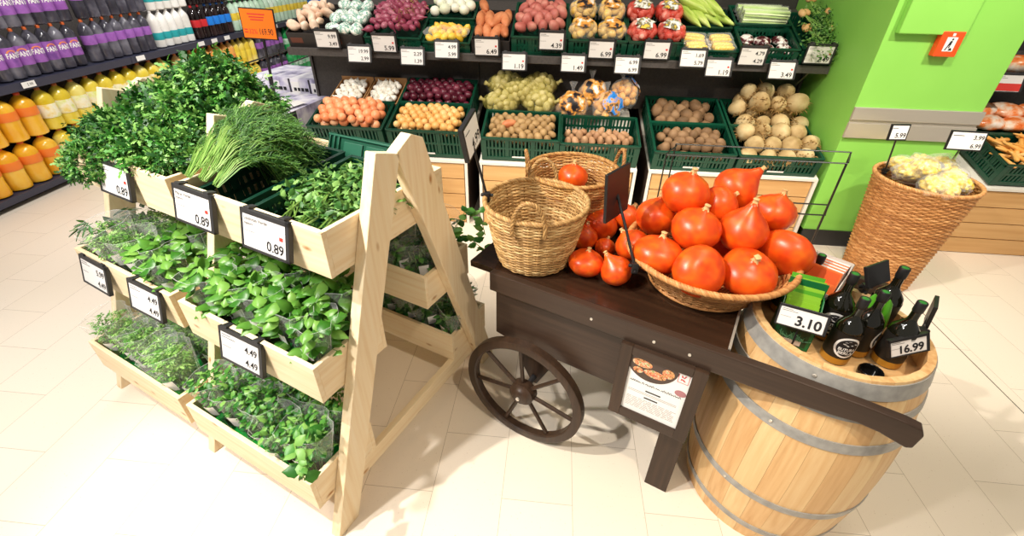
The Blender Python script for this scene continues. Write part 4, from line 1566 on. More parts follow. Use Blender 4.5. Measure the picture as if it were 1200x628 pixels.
lower_unit(-1.93, -0.66, 'plank-fronted produce stand carrying the onion and garlic crates')
lower_unit(-0.565, 0.665, 'plank-fronted produce stand behind the wicker baskets, carrying potato crates')
lower_unit(0.755, 2.01, 'plank-fronted produce stand behind the pumpkins, carrying potatoes and celeriac')
lower_unit(2.90, 5.6, 'plank-fronted produce stand right of the green pillar, carrying carrots')
_CR = {}


def crate(x, y0, z0, s, W, D, H, label, mat='crate', tilt=TILT, lab=True):
    k = (W, D, H, mat)
    if k not in _CR:
        a = crate_mb(W, D, H, True).mesh('produce_crate', MAT[mat])
        b = MB().box(-.06, .06, -D / 2 - .003, -D / 2 - .0022, .028, .042).mesh('paper_label', MAT['white'])
        _CR[k] = (a, b)
    o = link('produce_crate', _CR[k][0])
    M = slope(x, y0, z0, s + D / 2, tilt)
    o.matrix_world = M
    tag(o, label, 'crate')
    if lab:
        link('paper_label', _CR[k][1], o)
    return M


Y0 = 3.468


def bag_of(name, M, dims, n, meshes, label, group, wrap=None, wrapname='net', facing=None, printed=None, cosmin=.5, seed=0, pr_lift=.016):
    """a bag with its potatoes pressed against the skin, the skin itself, and a printed wrapper on one side"""
    rg = np.random.default_rng(seed)
    t = thing(name, label, 'potato bag', M, group)
    for i in range(n):
        z = 1 - 1.55 * (i + .5) / n
        a = i * 2.39996 + rg.uniform(-.2, .2)
        q = math.sqrt(max(0, 1 - z * z))
        p = (dims[0] * .74 * q * math.cos(a), dims[1] * .74 * q * math.sin(a), dims[2] * .74 * z)
        o = link('potato', meshes[i % len(meshes)], t)
        o.matrix_local = Matrix.Translation(p) @ Euler(tuple(rg.uniform(0, 6.28, 3))).to_matrix().to_4x4() @ Matrix.Scale(rg.uniform(.85, 1.15), 4)
    lm = lump(dims[0] * 1.05, dims[1] * 1.05, dims[2] * 1.05, seed, .10, 2.2, ICO3, 20, .08)
    if wrap:
        lm.build(wrapname, wrap, t, 'all')
    if printed:
        patch(lm, facing, cosmin, pr_lift).build('printed_wrapper', printed, t, 'all')
    return t


# left unit
h = .235
M = crate(-1.605, Y0, .570, 0, .595, .39, h, 'green crate of pale orange onions at the left end of the lower shelf')
produce_group(M, .57, .37, h + .018, protos(ON_P, (.037, .037, .034), 3, .06), .036, 'onion', 'pale orange onion heaped in the left green crate of the lower shelf', 'onion', 'pale orange onions', 2, .035, False)
M = crate(-0.975, Y0, .570, 0, .595, .39, h, 'green crate of yellow onions, second from the left on the lower shelf')
produce_group(M, .56, .36, h - .008, protos(ON_Y, (.031, .031, .030), 3, .06), .031, 'onion', 'yellow onion in the green crate beneath the red onions', 'onion', 'yellow onions', 2, .02, False)
M = crate(-0.975, Y0, .570, .40, .595, .39, h, 'green crate of dark red onions on the lower shelf')
produce_group(M, .57, .37, h - .002, protos(ON_R, (.034, .034, .031), 3, .06), .034, 'onion', 'dark red onion in the crate behind the yellow onions', 'onion', 'red onions', 2, .03, False)


def garlic_mesh(seed):
    return MB().lathe([(.004, -.019), (.016, -.02), (.026, -.010), (.028, .002), (.022, .014), (.011, .022), (.005, .030), (.004, .040)], 18, fn=lambda a, z: 1 + .07 * abs(math.sin(3.5 * a + seed))).mesh('garlic', GARL, 'all')


GM = [garlic_mesh(i) for i in range(3)]
for x, lab in ((-1.745, 'open cardboard tray of garlic, the left one of two'), (-1.445, 'open cardboard tray of garlic, the right one beside the red onions')):
    bx = MB().box(-.143, .143, -.19, .19, 0, .006)
    for a in ((-.143, .143, -.19, -.184), (-.143, .143, .184, .19), (-.143, -.137, -.19, .19), (.137, .143, -.19, .19)):
        bx.box(a[0], a[1], a[2], a[3], 0, .225 if a[2] > 0 else .20)
    o = bx.build('cardboard_tray', MAT['card'])
    M = slope(x, Y0, .575, .40 + .195)
    o.matrix_world = M
    tag(o, lab, 'box')
    produce_group(M, .27, .36, .19, GM, .026, 'garlic', 'white garlic bulb in the cardboard trays behind the pale orange onions', 'garlic', 'garlic bulbs in the cardboard trays', 1, .025, False)
# middle unit
h = .20
PM = protos(POT, (.036, .029, .027), 4, .16)
PM2 = protos(POT_P, (.043, .028, .027), 4, .14, seed=20)
M = crate(-0.245, Y0, .572, 0, .595, .39, h, 'green crate of round brown potatoes below the yellow net bags')
produce_group(M, .56, .36, h - .030, PM, .032, 'potato', 'brown potato in the crate below the yellow net bags', 'potato', 'brown potatoes below the net bags', 2, .03)
o = link('sweet_potato', lump(.065, .035, .032, 77, .2).mesh('sweet_potato', SWEET, 'all'))
o.matrix_world = M @ trs((-.10, -.02, h + .012), .3)
tag(o, 'single reddish sweet potato lying on the brown potatoes', 'sweet potato')
M = crate(0.358, Y0, .566, 0, .595, .39, h - .01, 'half-full green crate of oval pinkish potatoes below the printed potato bags')
produce_group(M, .55, .24, h - .09, PM2, .033, 'potato', 'oval pinkish-brown potato in the half-full crate', 'potato', 'oval potatoes in the half-full crate', 2, .02)
YPM = protos(YNET, (.040, .031, .029), 3, .12, seed=70)
for i, (x, s, z, sc, rz) in enumerate(((-.43, .50, .18, 1.0, .2), (-.14, .51, .19, 1.0, -.3), (-.42, .68, .24, 1.0, .5), (-.14, .68, .24, 1.0, 0), (-.28, .56, .25, .95, .1))):
    t = bag_of('potato_net', slope(x, Y0, .60, s) @ trs((0, 0, z), rz, 0, 0, sc), (.150, .118, .085), 30, YPM, 'yellow net bag of potatoes piled behind the brown potato crate', 'yellow potato nets', film('yellow_net', srgb('d9cf6a'), .10), 'net', seed=300 + i)
    nk = MB().lathe([(.02, 0), (.012, .02), (.02, .045)], 8).build('tied_end', YNET, t, 'all')
    nk.matrix_local = trs((.15 if i % 2 else -.15, 0, .02), 0, 0, .9 if i % 2 else -.9)
BAGP = mottled('bag_potatoes', ['c8863a', 'dba14e', 'e8be78'], 9, 0.4, bump=.1)
PRB = mottled('black_white_print', ['1d1a1e', '2f2c31', 'c8863a', 'dba14e', 'e6e1da'], 16, .35, contrast=(.36, .64))
PRBL = mottled('blue_print', ['1c5fb0', '2d86d6', 'cf9144', '2a282d', 'dbe8f2'], 14, .35, contrast=(.36, .66))
BGM = protos(BAGP, (.038, .032, .030), 3, .12, seed=80)
for i, (x, s, z, mt, lab) in enumerate(((.14, .50, .16, PRB, 'printed potato bag with a black and white wrapper, left of the blue one'), (.30, .60, .21, PRB, 'printed potato bag standing behind, between the black and the blue wrappers'),
                                        (.43, .50, .17, PRBL, 'printed potato bag with a bright blue wrapper'), (.56, .62, .22, PRBL, 'potato bag with a blue back at the right end of the pile'))):
    o = bag_of('potato_bag', slope(x, Y0, .60, s) @ trs((0, 0, z), .3 * i, -.25), (.125, .105, .120), 24, BGM, lab, None, MAT['film_thin'], 'clear_bag', (0, -1, .7) if i != 3 else (1, -.3, .4), mt, .68, 320 + i, .012)
    nk = MB().lathe([(.012, 0), (.010, .02), (.030, .07)], 9, fn=lambda a, z: 1 + .3 * math.sin(4 * a)).build('twisted_top', MAT['film'], o, 'all')
    nk.matrix_local = trs((0, 0, .125))
# right unit
h = .165
M = crate(1.065, Y0, .560, 0, .595, .39, h, 'green crate of dusty potatoes at the front, next to the celeriac')
PD = protos(POT_D, (.046, .039, .036), 4, .14, seed=40)
produce_group(M, .56, .36, h - .028, PD, .040, 'potato', 'dusty brown potato in the front crate next to the celeriac', 'potato', 'dusty potatoes in the front crate', 2, .02)
M = crate(1.065, Y0, .560, .40, .595, .39, h, 'green crate of large earthy potatoes behind the dusty ones')
PD2 = protos(POT_D, (.055, .045, .042), 4, .2, seed=50)
produce_group(M, .55, .36, h - .045, PD2, .046, 'potato', 'large earthy potato in the rear crate beside the celeriac', 'potato', 'earthy potatoes in the rear crate', 2, .01, keep=.85)


def celeriac_meshes(seed):
    b = lump(.072, .072, .066, seed, .22, 1.7, ICO3, 14, .06)
    rg = np.random.default_rng(seed)
    r = MB()
    for i in range(75):
        d = Vector((rg.normal(), rg.normal(), -abs(rg.normal()) * .8 - .05)).normalized()
        p = d * .064
        e = p + d * rg.uniform(.012, .035) + Vector(rg.normal(size=3)) * .010
        r.tube([p, p.lerp(e, .5) + Vector(rg.normal(size=3)) * .006, e], [.0040, .0028, .0012], 4)
    return b.mesh('celeriac', CEL, 'all'), r.mesh('roots', ROOT, 'all')


CM = [celeriac_meshes(400 + i) for i in range(4)]
h2 = h
MF = crate(1.685, Y0, .560, 0, .595, .39, h, 'front green crate of celeriac beside the green pillar')
MR = crate(1.685, Y0, .560, .40, .595, .39, h, 'rear green crate heaped with celeriac beside the green pillar')
cpos = []
for (Mx, rows) in ((MF, ((-.12, .115, 4, 0), (.01, .135, 4, .06), (.13, .155, 4, 0))), (MR, ((-.10, .15, 4, .06), (.03, .18, 4, 0), (.14, .19, 4, .05), (-.02, .27, 3, .07), (.10, .29, 3, 0)))):
    for y, z, n, off in rows:
        for i in range(n):
            cpos.append(Mx @ Vector(((i + .5 - n / 2) * .136 + off + rnd.uniform(-.012, .012), y + rnd.uniform(-.012, .012), z + rnd.uniform(-.012, .012))))
for i, p in enumerate(cpos):
    o = link('celeriac', CM[i % 4][0])
    o.matrix_world = Matrix.Translation(p) @ Euler((rnd.uniform(-.9, 1.3), rnd.uniform(-.9, .9), rnd.uniform(0, 6.28))).to_matrix().to_4x4() @ Matrix.Scale(rnd.uniform(.85, 1.08), 4)
    tag(o, 'knobbly cream celeriac with hairy roots in the heap beside the green pillar', 'celeriac', 'celeriac heap')
    link('roots', CM[i % 4][1], o)

# ------------------------------------------------------------ upper shelf
us = thing('produce_shelf', 'dark upper produce shelf with a tag rail above the lower crates', 'shelf', Matrix.Translation((-2.2, 0, 0)))
UX = 4.24
T2 = math.radians(20)
UY, UZ = 3.96, 1.255
MB().prism([(3.93, 1.232), (4.8, 1.232 + .87 * math.tan(T2)), (4.8, 1.25 + .87 * math.tan(T2)), (3.93, 1.250)], lambda y, z, d: (d, y, z), 0, UX).build('shelf_deck', MAT['dgrey'], us)
MB().box(0, UX, 3.915, 3.93, 1.205, 1.262).build('tag_rail', MAT['dgrey'], us, bevel=.003)
MB().box(0, UX, 4.28, 4.30, .80, 1.36).build('back_panel', MAT['dgrey'], us)
for xx in (.0, 1.5, 2.86, UX - .02):
    MB().box(xx, xx + .02, 4.255, 4.28, .80, 1.34).build('upright', MAT['dgrey'], us)
MB().tube([(UX - .10, 3.96, 1.23), (UX - .07, 4.26, 1.02)], .006, 6).build('strut', MAT['steel'], us, True)


def ucrate(x0, x1, label, H=.13, D=.56, s=0.0, mat='crate', dz=0):
    return crate((x0 + x1) / 2, UY, UZ + dz, s, round(x1 - x0 - .008, 3), D, H, label, mat, T2, False)


def carton(x0, x1, label, H=.12, D=.5):
    W = x1 - x0 - .01
    b = MB().box(-W / 2, W / 2, -D / 2, D / 2, 0, .006)
    for a in ((-W / 2, W / 2, -D / 2, -D / 2 + .006), (-W / 2, W / 2, D / 2 - .006, D / 2), (-W / 2, -W / 2 + .006, -D / 2, D / 2), (W / 2 - .006, W / 2, -D / 2, D / 2)):
        b.box(*a, 0, H)
    o = b.build('open_carton', MAT['card_dark'])
    M = slope((x0 + x1) / 2, UY, UZ, D / 2, T2)
    o.matrix_world = M
    tag(o, label, 'box')
    MB().box(-W * .42, -W * .1, -D / 2 - .0012, -D / 2 - .0004, H * .35, H * .7).build('printed_panel', plain('brown_print', '6b3a2a', .6), o)
    return M


M = carton(-2.19, -1.87, 'black printed carton of pale ginger at the left end of the upper shelf')
GIN = protos(mottled('ginger_skin', ['d9b193', 'eccdb4', 'f5e2d0'], 10, .5), (.052, .034, .03), 3, .25, 2.2, 5, knob=6, knob_amp=.25)
produce_group(M, .31, .48, .135, GIN, .040, 'ginger_root', 'pale ginger root in the leftmost black carton', 'ginger', 'ginger roots', 1, .03)
M = carton(-1.865, -1.55, 'black printed carton of netted garlic, second on the upper shelf')
NETG = mottled('green_white_net', ['f4f4ee', 'e6ede4', '4f9a86', 'f0efe8'], 30, .4, contrast=(.35, .62))
for i in range(12):
    lm = lump(.062, .05, .042, 500 + i % 3, .08, 1.5, ICO3, 6, .16)
    if i < 3:
        lm.mesh('x', NETG)
    o = lm.build('garlic_net', NETG, None, 'all')
    o.matrix_world = M @ trs((-.10 + .10 * (i % 3), -.19 + .115 * (i // 3), .135 + .02 * (i // 3 % 2)), i * .7, .15)
    tag(o, 'small net of garlic with green ties in the second black carton', 'garlic net', 'garlic nets')
M = ucrate(-1.545, -1.085, 'green crate of shallots on the upper shelf', .11)
SHM = [MB().lathe([(.004, -.032), (.014, -.030), (.024, -.015), (.027, .004), (.020, .024), (.009, .040), (.004, .056), (.003, .072)], 16).mesh('shallot', SHAL, 'all')]
produce_group(M, .45, .52, .135, SHM, .034, 'shallot', 'long crimson shallot heaped in a green crate of the upper shelf', 'shallot', 'crimson shallots', 1, .06, True, gap=1.7)
rt = MB()
for i in range(60):
    a = Vector((rnd.gauss(.06, .07), rnd.gauss(.02, .09), .19 + rnd.uniform(-.02, .02)))
    e = a + Vector((rnd.gauss(0, .03), rnd.gauss(0, .03), rnd.gauss(0, .015)))
    rt.tube([a, a.lerp(e, .5) + Vector((0, 0, .01)), e], .0022, 4)
o = rt.build('dry_shallot_roots', ROOT)
o.matrix_world = M
o['kind'] = 'stuff'
tag(o, 'tangle of dry pale roots lying on the shallots', 'roots')
M = ucrate(-1.08, -.695, 'small green crate of lemon bags at the front of the upper shelf', .085, .27)
LEM = mottled('lemon_skin', ['e2b72c', 'f0cf52', 'f3a638'], 4, .35, island=0)
LM = [MB().lathe([(.003, -.042), (.010, -.038), (.024, -.024), (.029, 0), (.024, .024), (.010, .038), (.003, .044)], 16).mesh('lemon', LEM, 'all')]
produce_group(M, .36, .25, .085, LM, .031, 'lemon', 'lemon in the small green front crate of the upper shelf', 'lemon', 'lemons in the front crate', 1, .03)
for i in range(5):
    lm = lump(.06, .045, .025, 520 + i, .3, 2.2, ICO3)
    o = lm.build('net_wrapper', MAT['film'], None, 'all')
    o.matrix_world = M @ trs((-.13 + .065 * i, -.05 + .05 * (i % 2), .125), i)
    tag(o, 'crumpled clear wrapper lying on the lemons', 'wrapper', 'clear wrappers on the lemons')
M = ucrate(-1.08, -.695, 'green crate of white onions behind the lemons', .11, .30, .29, dz=.02)
WOM = protos(mottled('white_onion_skin', ['e8e4cf', 'f2f0e2', 'dfe6c4'], 6, .35), (.042, .042, .040), 2, .05)
produce_group(M, .37, .28, .13, WOM, .042, 'onion', 'white onion in the green crate behind the lemons', 'onion', 'white onions', 1, .03, False)
M = carton(-.69, -.375, 'pale-lined carton of sweet potatoes on the upper shelf', .11)
SWM = protos(SWEET, (.038, .105, .036), 3, .16, 1.5, 9)
for i in range(13):
    o = link('sweet_potato', SWM[i % 3])
    o.matrix_world = M @ trs((-.10 + .066 * (i % 4), -.14 + .11 * (i // 4) + rnd.uniform(-.02, .02), .13 + .03 * ((i // 4) % 2)), rnd.uniform(-.6, .6), rnd.uniform(-.15, .15))
    tag(o, 'orange-brown sweet potato heaped in the carton left of the red potatoes', 'sweet potato', 'sweet potatoes in the carton')
M = ucrate(-.37, .065, 'green crate of red potatoes on the upper shelf', .15)
RPM = protos(POT_R, (.052, .040, .036), 4, .12, 1.5, 60)
produce_group(M, .41, .52, .165, RPM, .043, 'potato', 'red-skinned potato in the green crate of the upper shelf', 'potato', 'red potatoes on the upper shelf', 1, .04)
M1 = ucrate(.07, .52, 'green crate of bagged yellow potatoes on the upper shelf', .14)
M2 = ucrate(.525, .935, 'green crate of potatoes in red nets on the upper shelf', .14)
YB = mottled('bagged_yellow_potatoes', ['c79a3e', 'd9b055', 'e8cb80'], 9, .35, bump=.1)
RB = mottled('pink_potatoes', ['c8564a', 'd8786a', 'e6a292'], 12, .4)
PRW = mottled('label_print', ['f2f0ea', 'd9d3c4', '39463c', 'e9c34a'], 30, .4, contrast=(.35, .65))
GRT = plain('green_band', '1f9a4a', .4)
UBM = {YB: protos(YB, (.036, .031, .029), 3, .12, seed=90), RB: protos(RB, (.038, .031, .029), 3, .12, seed=95)}
for MX, mt, x0, nm, lab, grp, pr, skin in ((M1, YB, -.115, 'potato_bag', 'clear bag of yellow potatoes with a black printed band, upper shelf', 'bags of yellow potatoes', PRB, MAT['film_thin']), (M2, RB, -.10, 'potato_net', 'red net of pinkish potatoes with a printed band, upper shelf', 'red potato nets', PRW, film('red_net', srgb('e0301c'), .30))):
    for i in range(4):
        bag_of(nm, MX @ trs((x0 + .22 * (i % 2), -.14 + .25 * (i // 2), .150 + .03 * (i // 2)), rnd.uniform(-.2, .2), -.25), (.105, .125, .080), 22, UBM[mt], lab, grp, skin, 'bag_skin', (0, -.75, 1), pr, .82, 540 + i, .012)
M = ucrate(.94, 1.352, 'green crate of peeled sweetcorn packs on the upper shelf', .09, .27, 0)
M_ = ucrate(.94, 1.352, 'dark crate of sweetcorn in the husk behind the corn packs', .10, .30, .29, 'crate_dark', .02)
CORN = mottled('corn_kernels', ['f0b51f', 'f6cf4a', 'f9e08a'], 90, .35, bump=.3)
HUSK = mottled('corn_husk', ['8fae3e', 'b2c95c', 'd3de8e'], 3, .45, stretch=(14, 14, 1))
cob = MB().lathe([(.006, -.075), (.020, -.07), (.024, -.03), (.023, .03), (.016, .07), (.004, .085)], 14)
for i in range(4):
    t = thing('corn_pack', 'pack of two yellow corn cobs under film in the front crate', 'corn', M @ trs((-.10 + .20 * (i % 2), -.065 + .12 * (i // 2), .075), rnd.uniform(-.2, .2)), 'corn packs')
    for s in (-1, 1):
        c_ = cob.build('cob', CORN, t, True)
        c_.matrix_local = trs((0, s * .024, .01), 0, 0, PI / 2)
    MB().box(-.09, .09, -.052, .052, -.02, -.012).build('pack_tray', MAT['white'], t)
    MB().box(-.092, .092, -.054, .054, -.012, .036).build('wrap', MAT['film_thin'], t, bevel=.012)
for i in range(7):
    t = MB().lathe([(.005, -.12), (.020, -.11), (.036, -.05), (.037, .02), (.026, .09), (.010, .15), (.003, .17)], 14, fn=lambda a, z: 1 + .05 * math.sin(5 * a)).build('sweetcorn', HUSK, None, 'all')
    t.matrix_world = M_ @ trs((-.13 + .075 * (i % 4) + .02 * (i // 4), -.02 + .06 * (i // 4), .13 + .055 * (i // 4)), rnd.uniform(.5, 1.0), PI / 2 + .15)
    tag(t, 'green sweetcorn in the husk heaped behind the corn packs', 'corn', 'sweetcorn in the husk')
M = ucrate(1.362, 1.79, 'green crate of vacuum-packed beetroot on the upper shelf', .12, .30, 0)
BEET = mottled('beetroot_pack', ['3a1016', '551a22', 'd9d2cc', 'efeae5'], 22, .25, contrast=(.38, .66))
for i in range(6):
    lm = lump(.062, .05, .026, 560 + i, .22, 2, ICO3, 5, .2)
    o = lm.build('beetroot_pack', BEET, None, 'all')
    o.matrix_world = M @ trs((-.13 + .13 * (i % 3), -.07 + .13 * (i // 3), .07), rnd.uniform(-.4, .4), .2)
    tag(o, 'clear vacuum pack of dark cooked beetroot in the upper green crate', 'beetroot', 'beetroot packs')
M_ = ucrate(1.362, 1.79, 'green crate of celery behind the beetroot packs', .12, .30, .30, 'crate', .03)
CLY = mottled('celery_stalk', ['a8c86a', 'c6dc92', 'e2eec0'], 6, .35, island=.4)
for i in range(6):
    m = MB()
    for k in range(7):
        a = 2 * PI * k / 7
        m.tube([(-.16, .016 * math.cos(a), .016 * math.sin(a)), (0, .021 * math.cos(a), .021 * math.sin(a)), (.17, .024 * math.cos(a + .2), .024 * math.sin(a + .2))], [.011, .011, .008], 6)
    t = thing('celery_head', 'pale green celery head lying across the crate behind the beetroot', 'celery', M_ @ trs((.0, -.11 + .062 * (i % 4), .13 + .045 * (i // 4)), rnd.uniform(-.08, .08)), 'celery heads')
    for_ = m.build('stalks', CLY, t, True)
    MB().tube([(-.17, 0, 0), (.17, 0, 0)], [.034, .040], 14).build('film_bag', MAT['film_thin'], t, True)
M = ucrate(1.80, 2.045, 'green crate of parsley-root bunches at the right end of the upper shelf', .13)
RTM = mottled('root_skin', ['c28b4c', 'd9a767', 'e6c08a'], 8, .55)
for i, (x, y, z, rz) in enumerate(((-.03, -.20, .15, .2), (.08, -.17, .14, -.5), (.17, -.20, .10, -.9), (-.02, -.05, .19, .3), (.10, -.02, .19, -.3), (.02, .12, .22, 0), (.14, .14, .21, -.4))):
    rg = np.random.default_rng(600 + i)
    N = 150
    pos = np.stack([rg.normal(0, .045, N), rg.uniform(-.15, .02, N), rg.normal(0, .025, N)], 1)
    t = thing('parsley_root_bunch', 'bunch of small-leaved greens with knobbly roots beside the green pillar', 'herbs', M @ trs((x, y, z), rz, .15), 'root bunches at the end of the upper shelf')
    scatter(LL[0], LL[1], pos, rg.normal(size=(N, 3)), rg.normal(size=(N, 3)) * .4 + np.array([0, 0, 1.]), .026 * rg.uniform(.6, 1.2, N)).build('foliage', LEAF['lovage'], t, 'all')
    q = MB()
    for k in range(10):
        q.tube([(rg.normal(0, .008), .12, 0), (rg.normal(0, .014), .04, .01), (rg.normal(0, .03), -.07, .012)], .0026, 4)
    q.build('stems', STALK, t, True)
    for k in range(2):
        c_ = lump(.024, .036, .024, 620 + i + k, .2).build('root', RTM, t, 'all')
        c_.matrix_local = trs((-.016 + .034 * k, .14, .005), .3 * k)

RA = [(384, 45, ['9.99', '3.49'], 'tag with 9.99 over 3.49 on the black cartons'), (451, 50, ['5.99'], 'tag 5.99 on the shallot crate'), (571, 54, ['6.49'], 'tag 6.49 below the sweet potatoes'),
      (647, 47, ['4.39'], 'tag 4.39 on the red potato crate'), (705, 57, ['6.99'], 'tag 6.99 on the crate of yellow potato bags'), (770, 58, ['6.99'], 'tag 6.99 on the crate of red potato nets'),
      (882, 65, ['4.79', '4.29'], 'tag with 4.79 over 4.29 on the beetroot crate'), (960, 63, ['2.49'], 'tag 2.49 at the right end of the upper shelf')]
RBX = [(422, 63, ['19.99', '2.99'], 'tag with 19.99 over 2.99 on the rail above the garlic trays'), (484, 66, ['2.29', '1.39'], 'tag with 2.29 over 1.39 on the rail above the red onions'), (524, 58, ['4.99', '5.99'], 'tag with 4.99 over 5.99 below the lemons'),
       (603, 72, ['1.19'], 'tag 1.19 on the rail above the yellow potato nets'), (672, 74, ['1.49'], 'tag 1.49 on the rail above the printed potato bags'), (735, 76, ['6.99', '6.99'], 'tag with 6.99 twice on the rail above the blue-wrapped bag'),
       (812, 68, ['1.69', '5.79'], 'tag with 1.69 over 5.79 below the corn packs'), (842, 79, ['1.19'], 'tag 1.19 on the rail above the earthy potatoes'), (916, 82, ['3.49'], 'tag 3.49 on the rail above the celeriac')]
for px, py, pr, lab in RA:
    price_sign(Matrix.Translation(aty(px, py, 3.90)) @ Matrix.Rotation(.10, 4, 'X'), pr, lab, .205, .14, red=True)
for px, py, pr, lab in RBX:
    price_sign(Matrix.Translation(aty(px, py, 3.870)) @ Matrix.Rotation(-.22, 4, 'X'), pr, lab, .200, .135, red=True)

# ------------------------------------------------------------ right of the pillar
M = crate(3.52, Y0, .575, 0, .62, .39, .175, 'green crate of loose carrots right of the green pillar')
CAR = mottled('carrot_skin', ['ea9a3c', 'f3b058', 'f7c680'], 12, .45)
car = [MB().lathe([(.002, -.085), (.007, -.07), (.012, -.02), (.0155, .04), (.016, .065), (.010, .078), (.004, .08)], 12).mesh('carrot', CAR, 'all')]
for i in range(64):
    o = link('carrot', car[0])
    o.matrix_world = M @ Matrix.Translation((rnd.uniform(-.27, .26), rnd.uniform(-.15, .16), .155 + rnd.uniform(-.02, .05))) @ Euler((PI / 2 + rnd.uniform(-.2, .2), 0, rnd.gauss(.5, .7))).to_matrix().to_4x4() @ Matrix.Scale(rnd.uniform(.85, 1.15), 4)
    tag(o, 'loose orange carrot in the green crate right of the pillar', 'carrot', 'loose carrots')
M = crate(3.52, Y0, .575, .40, .62, .39, .175, 'green crate of bagged carrots behind the loose ones')
ORB = mottled('carrot_bag', ['e0662a', 'f08a4a', 'f7d2b4', 'f6ece4'], 14, .25, contrast=(.32, .72))
for i in range(6):
    lm = lump(.12, .08, .05, 640 + i, .15, 2, ICO3, 10, .12)
    o = lm.build('carrot_bag', ORB, None, 'all')
    o.matrix_world = M @ trs((-.18 + .19 * (i % 3), -.08 + .14 * (i // 3), .19 + .03 * (i // 3)), rnd.uniform(-.4, .4))
    tag(o, 'clear bag of carrots piled behind the loose carrots', 'carrot bag', 'bags of carrots')
u2 = thing('produce_shelf', 'dark upper shelf right of the green pillar with orange bags on it', 'shelf', Matrix.Translation((2.9, 0, 0)))
MB().box(0, 2.6, 3.93, 4.8, 1.23, 1.25).build('shelf_deck', MAT['dgrey'], u2)
MB().box(0, 2.6, 4.28, 4.30, .80, 1.36).build('back_panel', MAT['dgrey'], u2)
MB().box(0, 2.6, 3.915, 3.93, 1.205, 1.262).build('tag_rail', MAT['dgrey'], u2)
for i in range(4):
    lm = lump(.12, .10, .06, 660 + i, .15, 2, ICO3, 12, .12)
    o = lm.build('carrot_bag', ORB, None, 'all')
    o.matrix_world = trs((3.42 + .2 * i, 4.06, 1.30), i)
    tag(o, 'orange printed bag on the upper shelf right of the pillar', 'carrot bag', 'orange bags on the right upper shelf')
ps = price_sign(Matrix.Translation(aty(1181, 97, 3.89)) @ Matrix.Rotation(-.2, 4, 'X'), [' '.join(['1.99'])], 'tag with a red lower half on the rail right of the pillar', .20, .135, red=False)
MB().box(-.09, .085, -.0165, -.0158, -.055, -.005).build('red_panel', MAT['redink'], ps)

# fire call point on the pillar
c0 = aty(1113, 52, PY - .05)
fc = thing('call_point', 'orange-red emergency box with a pictogram on the green pillar', 'alarm box', Matrix.Translation((c0.x, PY, c0.z)))
MB().box(-.066, .066, -.05, -.001, -.072, .072).build('housing', plain('orange_red_plastic', 'f4511c', .4), fc, bevel=.006)
MB().box(-.030, .030, -.0525, -.0500, -.040, .040).build('pictogram_panel', MAT['white'], fc)
pg = MB()
disc_pts = lambda cx, cz, r: [(cx + r * math.cos(2 * PI * i / 12), cz + r * math.sin(2 * PI * i / 12)) for i in range(12)]
for poly in (disc_pts(.004, .028, .006), [(-.012, -.008), (.006, -.006), (.009, .018), (-.004, .021)], [(-.020, -.034), (-.013, -.034), (-.003, -.006), (-.011, -.006)], [(-.001, -.008), (.006, -.008), (.004, -.022), (-.004, -.022)], [(.0, -.035), (.024, -.035), (.016, -.020), (.010, -.020)]):
    n = len(pg.v)
    pg.v += [(a, -.0529, b) for a, b in poly]
    pg.f.append(tuple(range(n, n + len(poly))))
pg.build('pictogram', MAT['ink'], fc)
MB().box(-.008, .008, -.0525, -.0500, .046, .062).build('key_mark', MAT['white'], fc, bevel=.002)

# tall wicker bin of pasta bags
TB = Matrix.Translation((2.415, 3.02, 0))
tb = thing('tall_wicker_bin', 'tall tapering wicker bin full of clear bags, in front of the green pillar', 'basket', TB)
tprof = lambda u: (.205 + .075 * u, .01 + .745 * u)
weave(tprof, 62, 44, .0068, .0050, .0048, seg=2, sides=5).build('woven_side', MAT['wicker_tan'], tb, 'all')
MB().lathe([(.19, .01), (.19, .02)], 30).build('base', MAT['wicker_tan'], tb)
rope(lambda u: (.283 * math.cos(2 * PI * u), .283 * math.sin(2 * PI * u), .762), .012, 3, 40, True, 240).build('rim', MAT['wicker_tan'], tb, 'all')
PST = mottled('pasta_shapes', ['c49a1c', 'e0c244', 'eadb8a', 'f0ead0'], 42, .4, bump=.5, contrast=(.3, .75))
for i in range(18):
    a, r = (i * 2.4, .055 + .145 * ((i % 4) / 3))
    lm = lump(.085, .065, .055, 700 + i % 4, .18, 2, ICO3, 12, .14)
    t = thing('snack_bag', 'clear bag of pale yellow snacks heaped in the tall wicker bin', 'bag', TB @ trs((r * math.cos(a), r * math.sin(a), .780 + (.05 if r < .1 else 0) + (.012 * (i % 3))), a), 'bags in the tall wicker bin')
    lump(.080, .060, .048, 700 + i % 4, .10, 2, ICO4, 60, .30).build('contents', PST, t, 'all')
    lump(.098, .078, .062, 710 + i, .34, 3.4, ICO3).build('clear_wrapper', MAT['film'], t, 60)
for (cl, hd, yaw, W, H, pr, lab) in ((at(1037, 200, .78), aty(1053, 155, 2.93), .12, .115, .095, ['5.99'], 'small tag 5.99 clipped to the left rim of the tall wicker bin'),
                                     (at(1112, 193, .80), aty(1132, 165, 2.95), -.05, .20, .115, ['3.99', '6.99'], 'tag with 3.99 over 6.99 at the rear rim of the wicker bin')):
    tag_holder(cl, hd, yaw, -.15, W, H, lab, 0, pr)

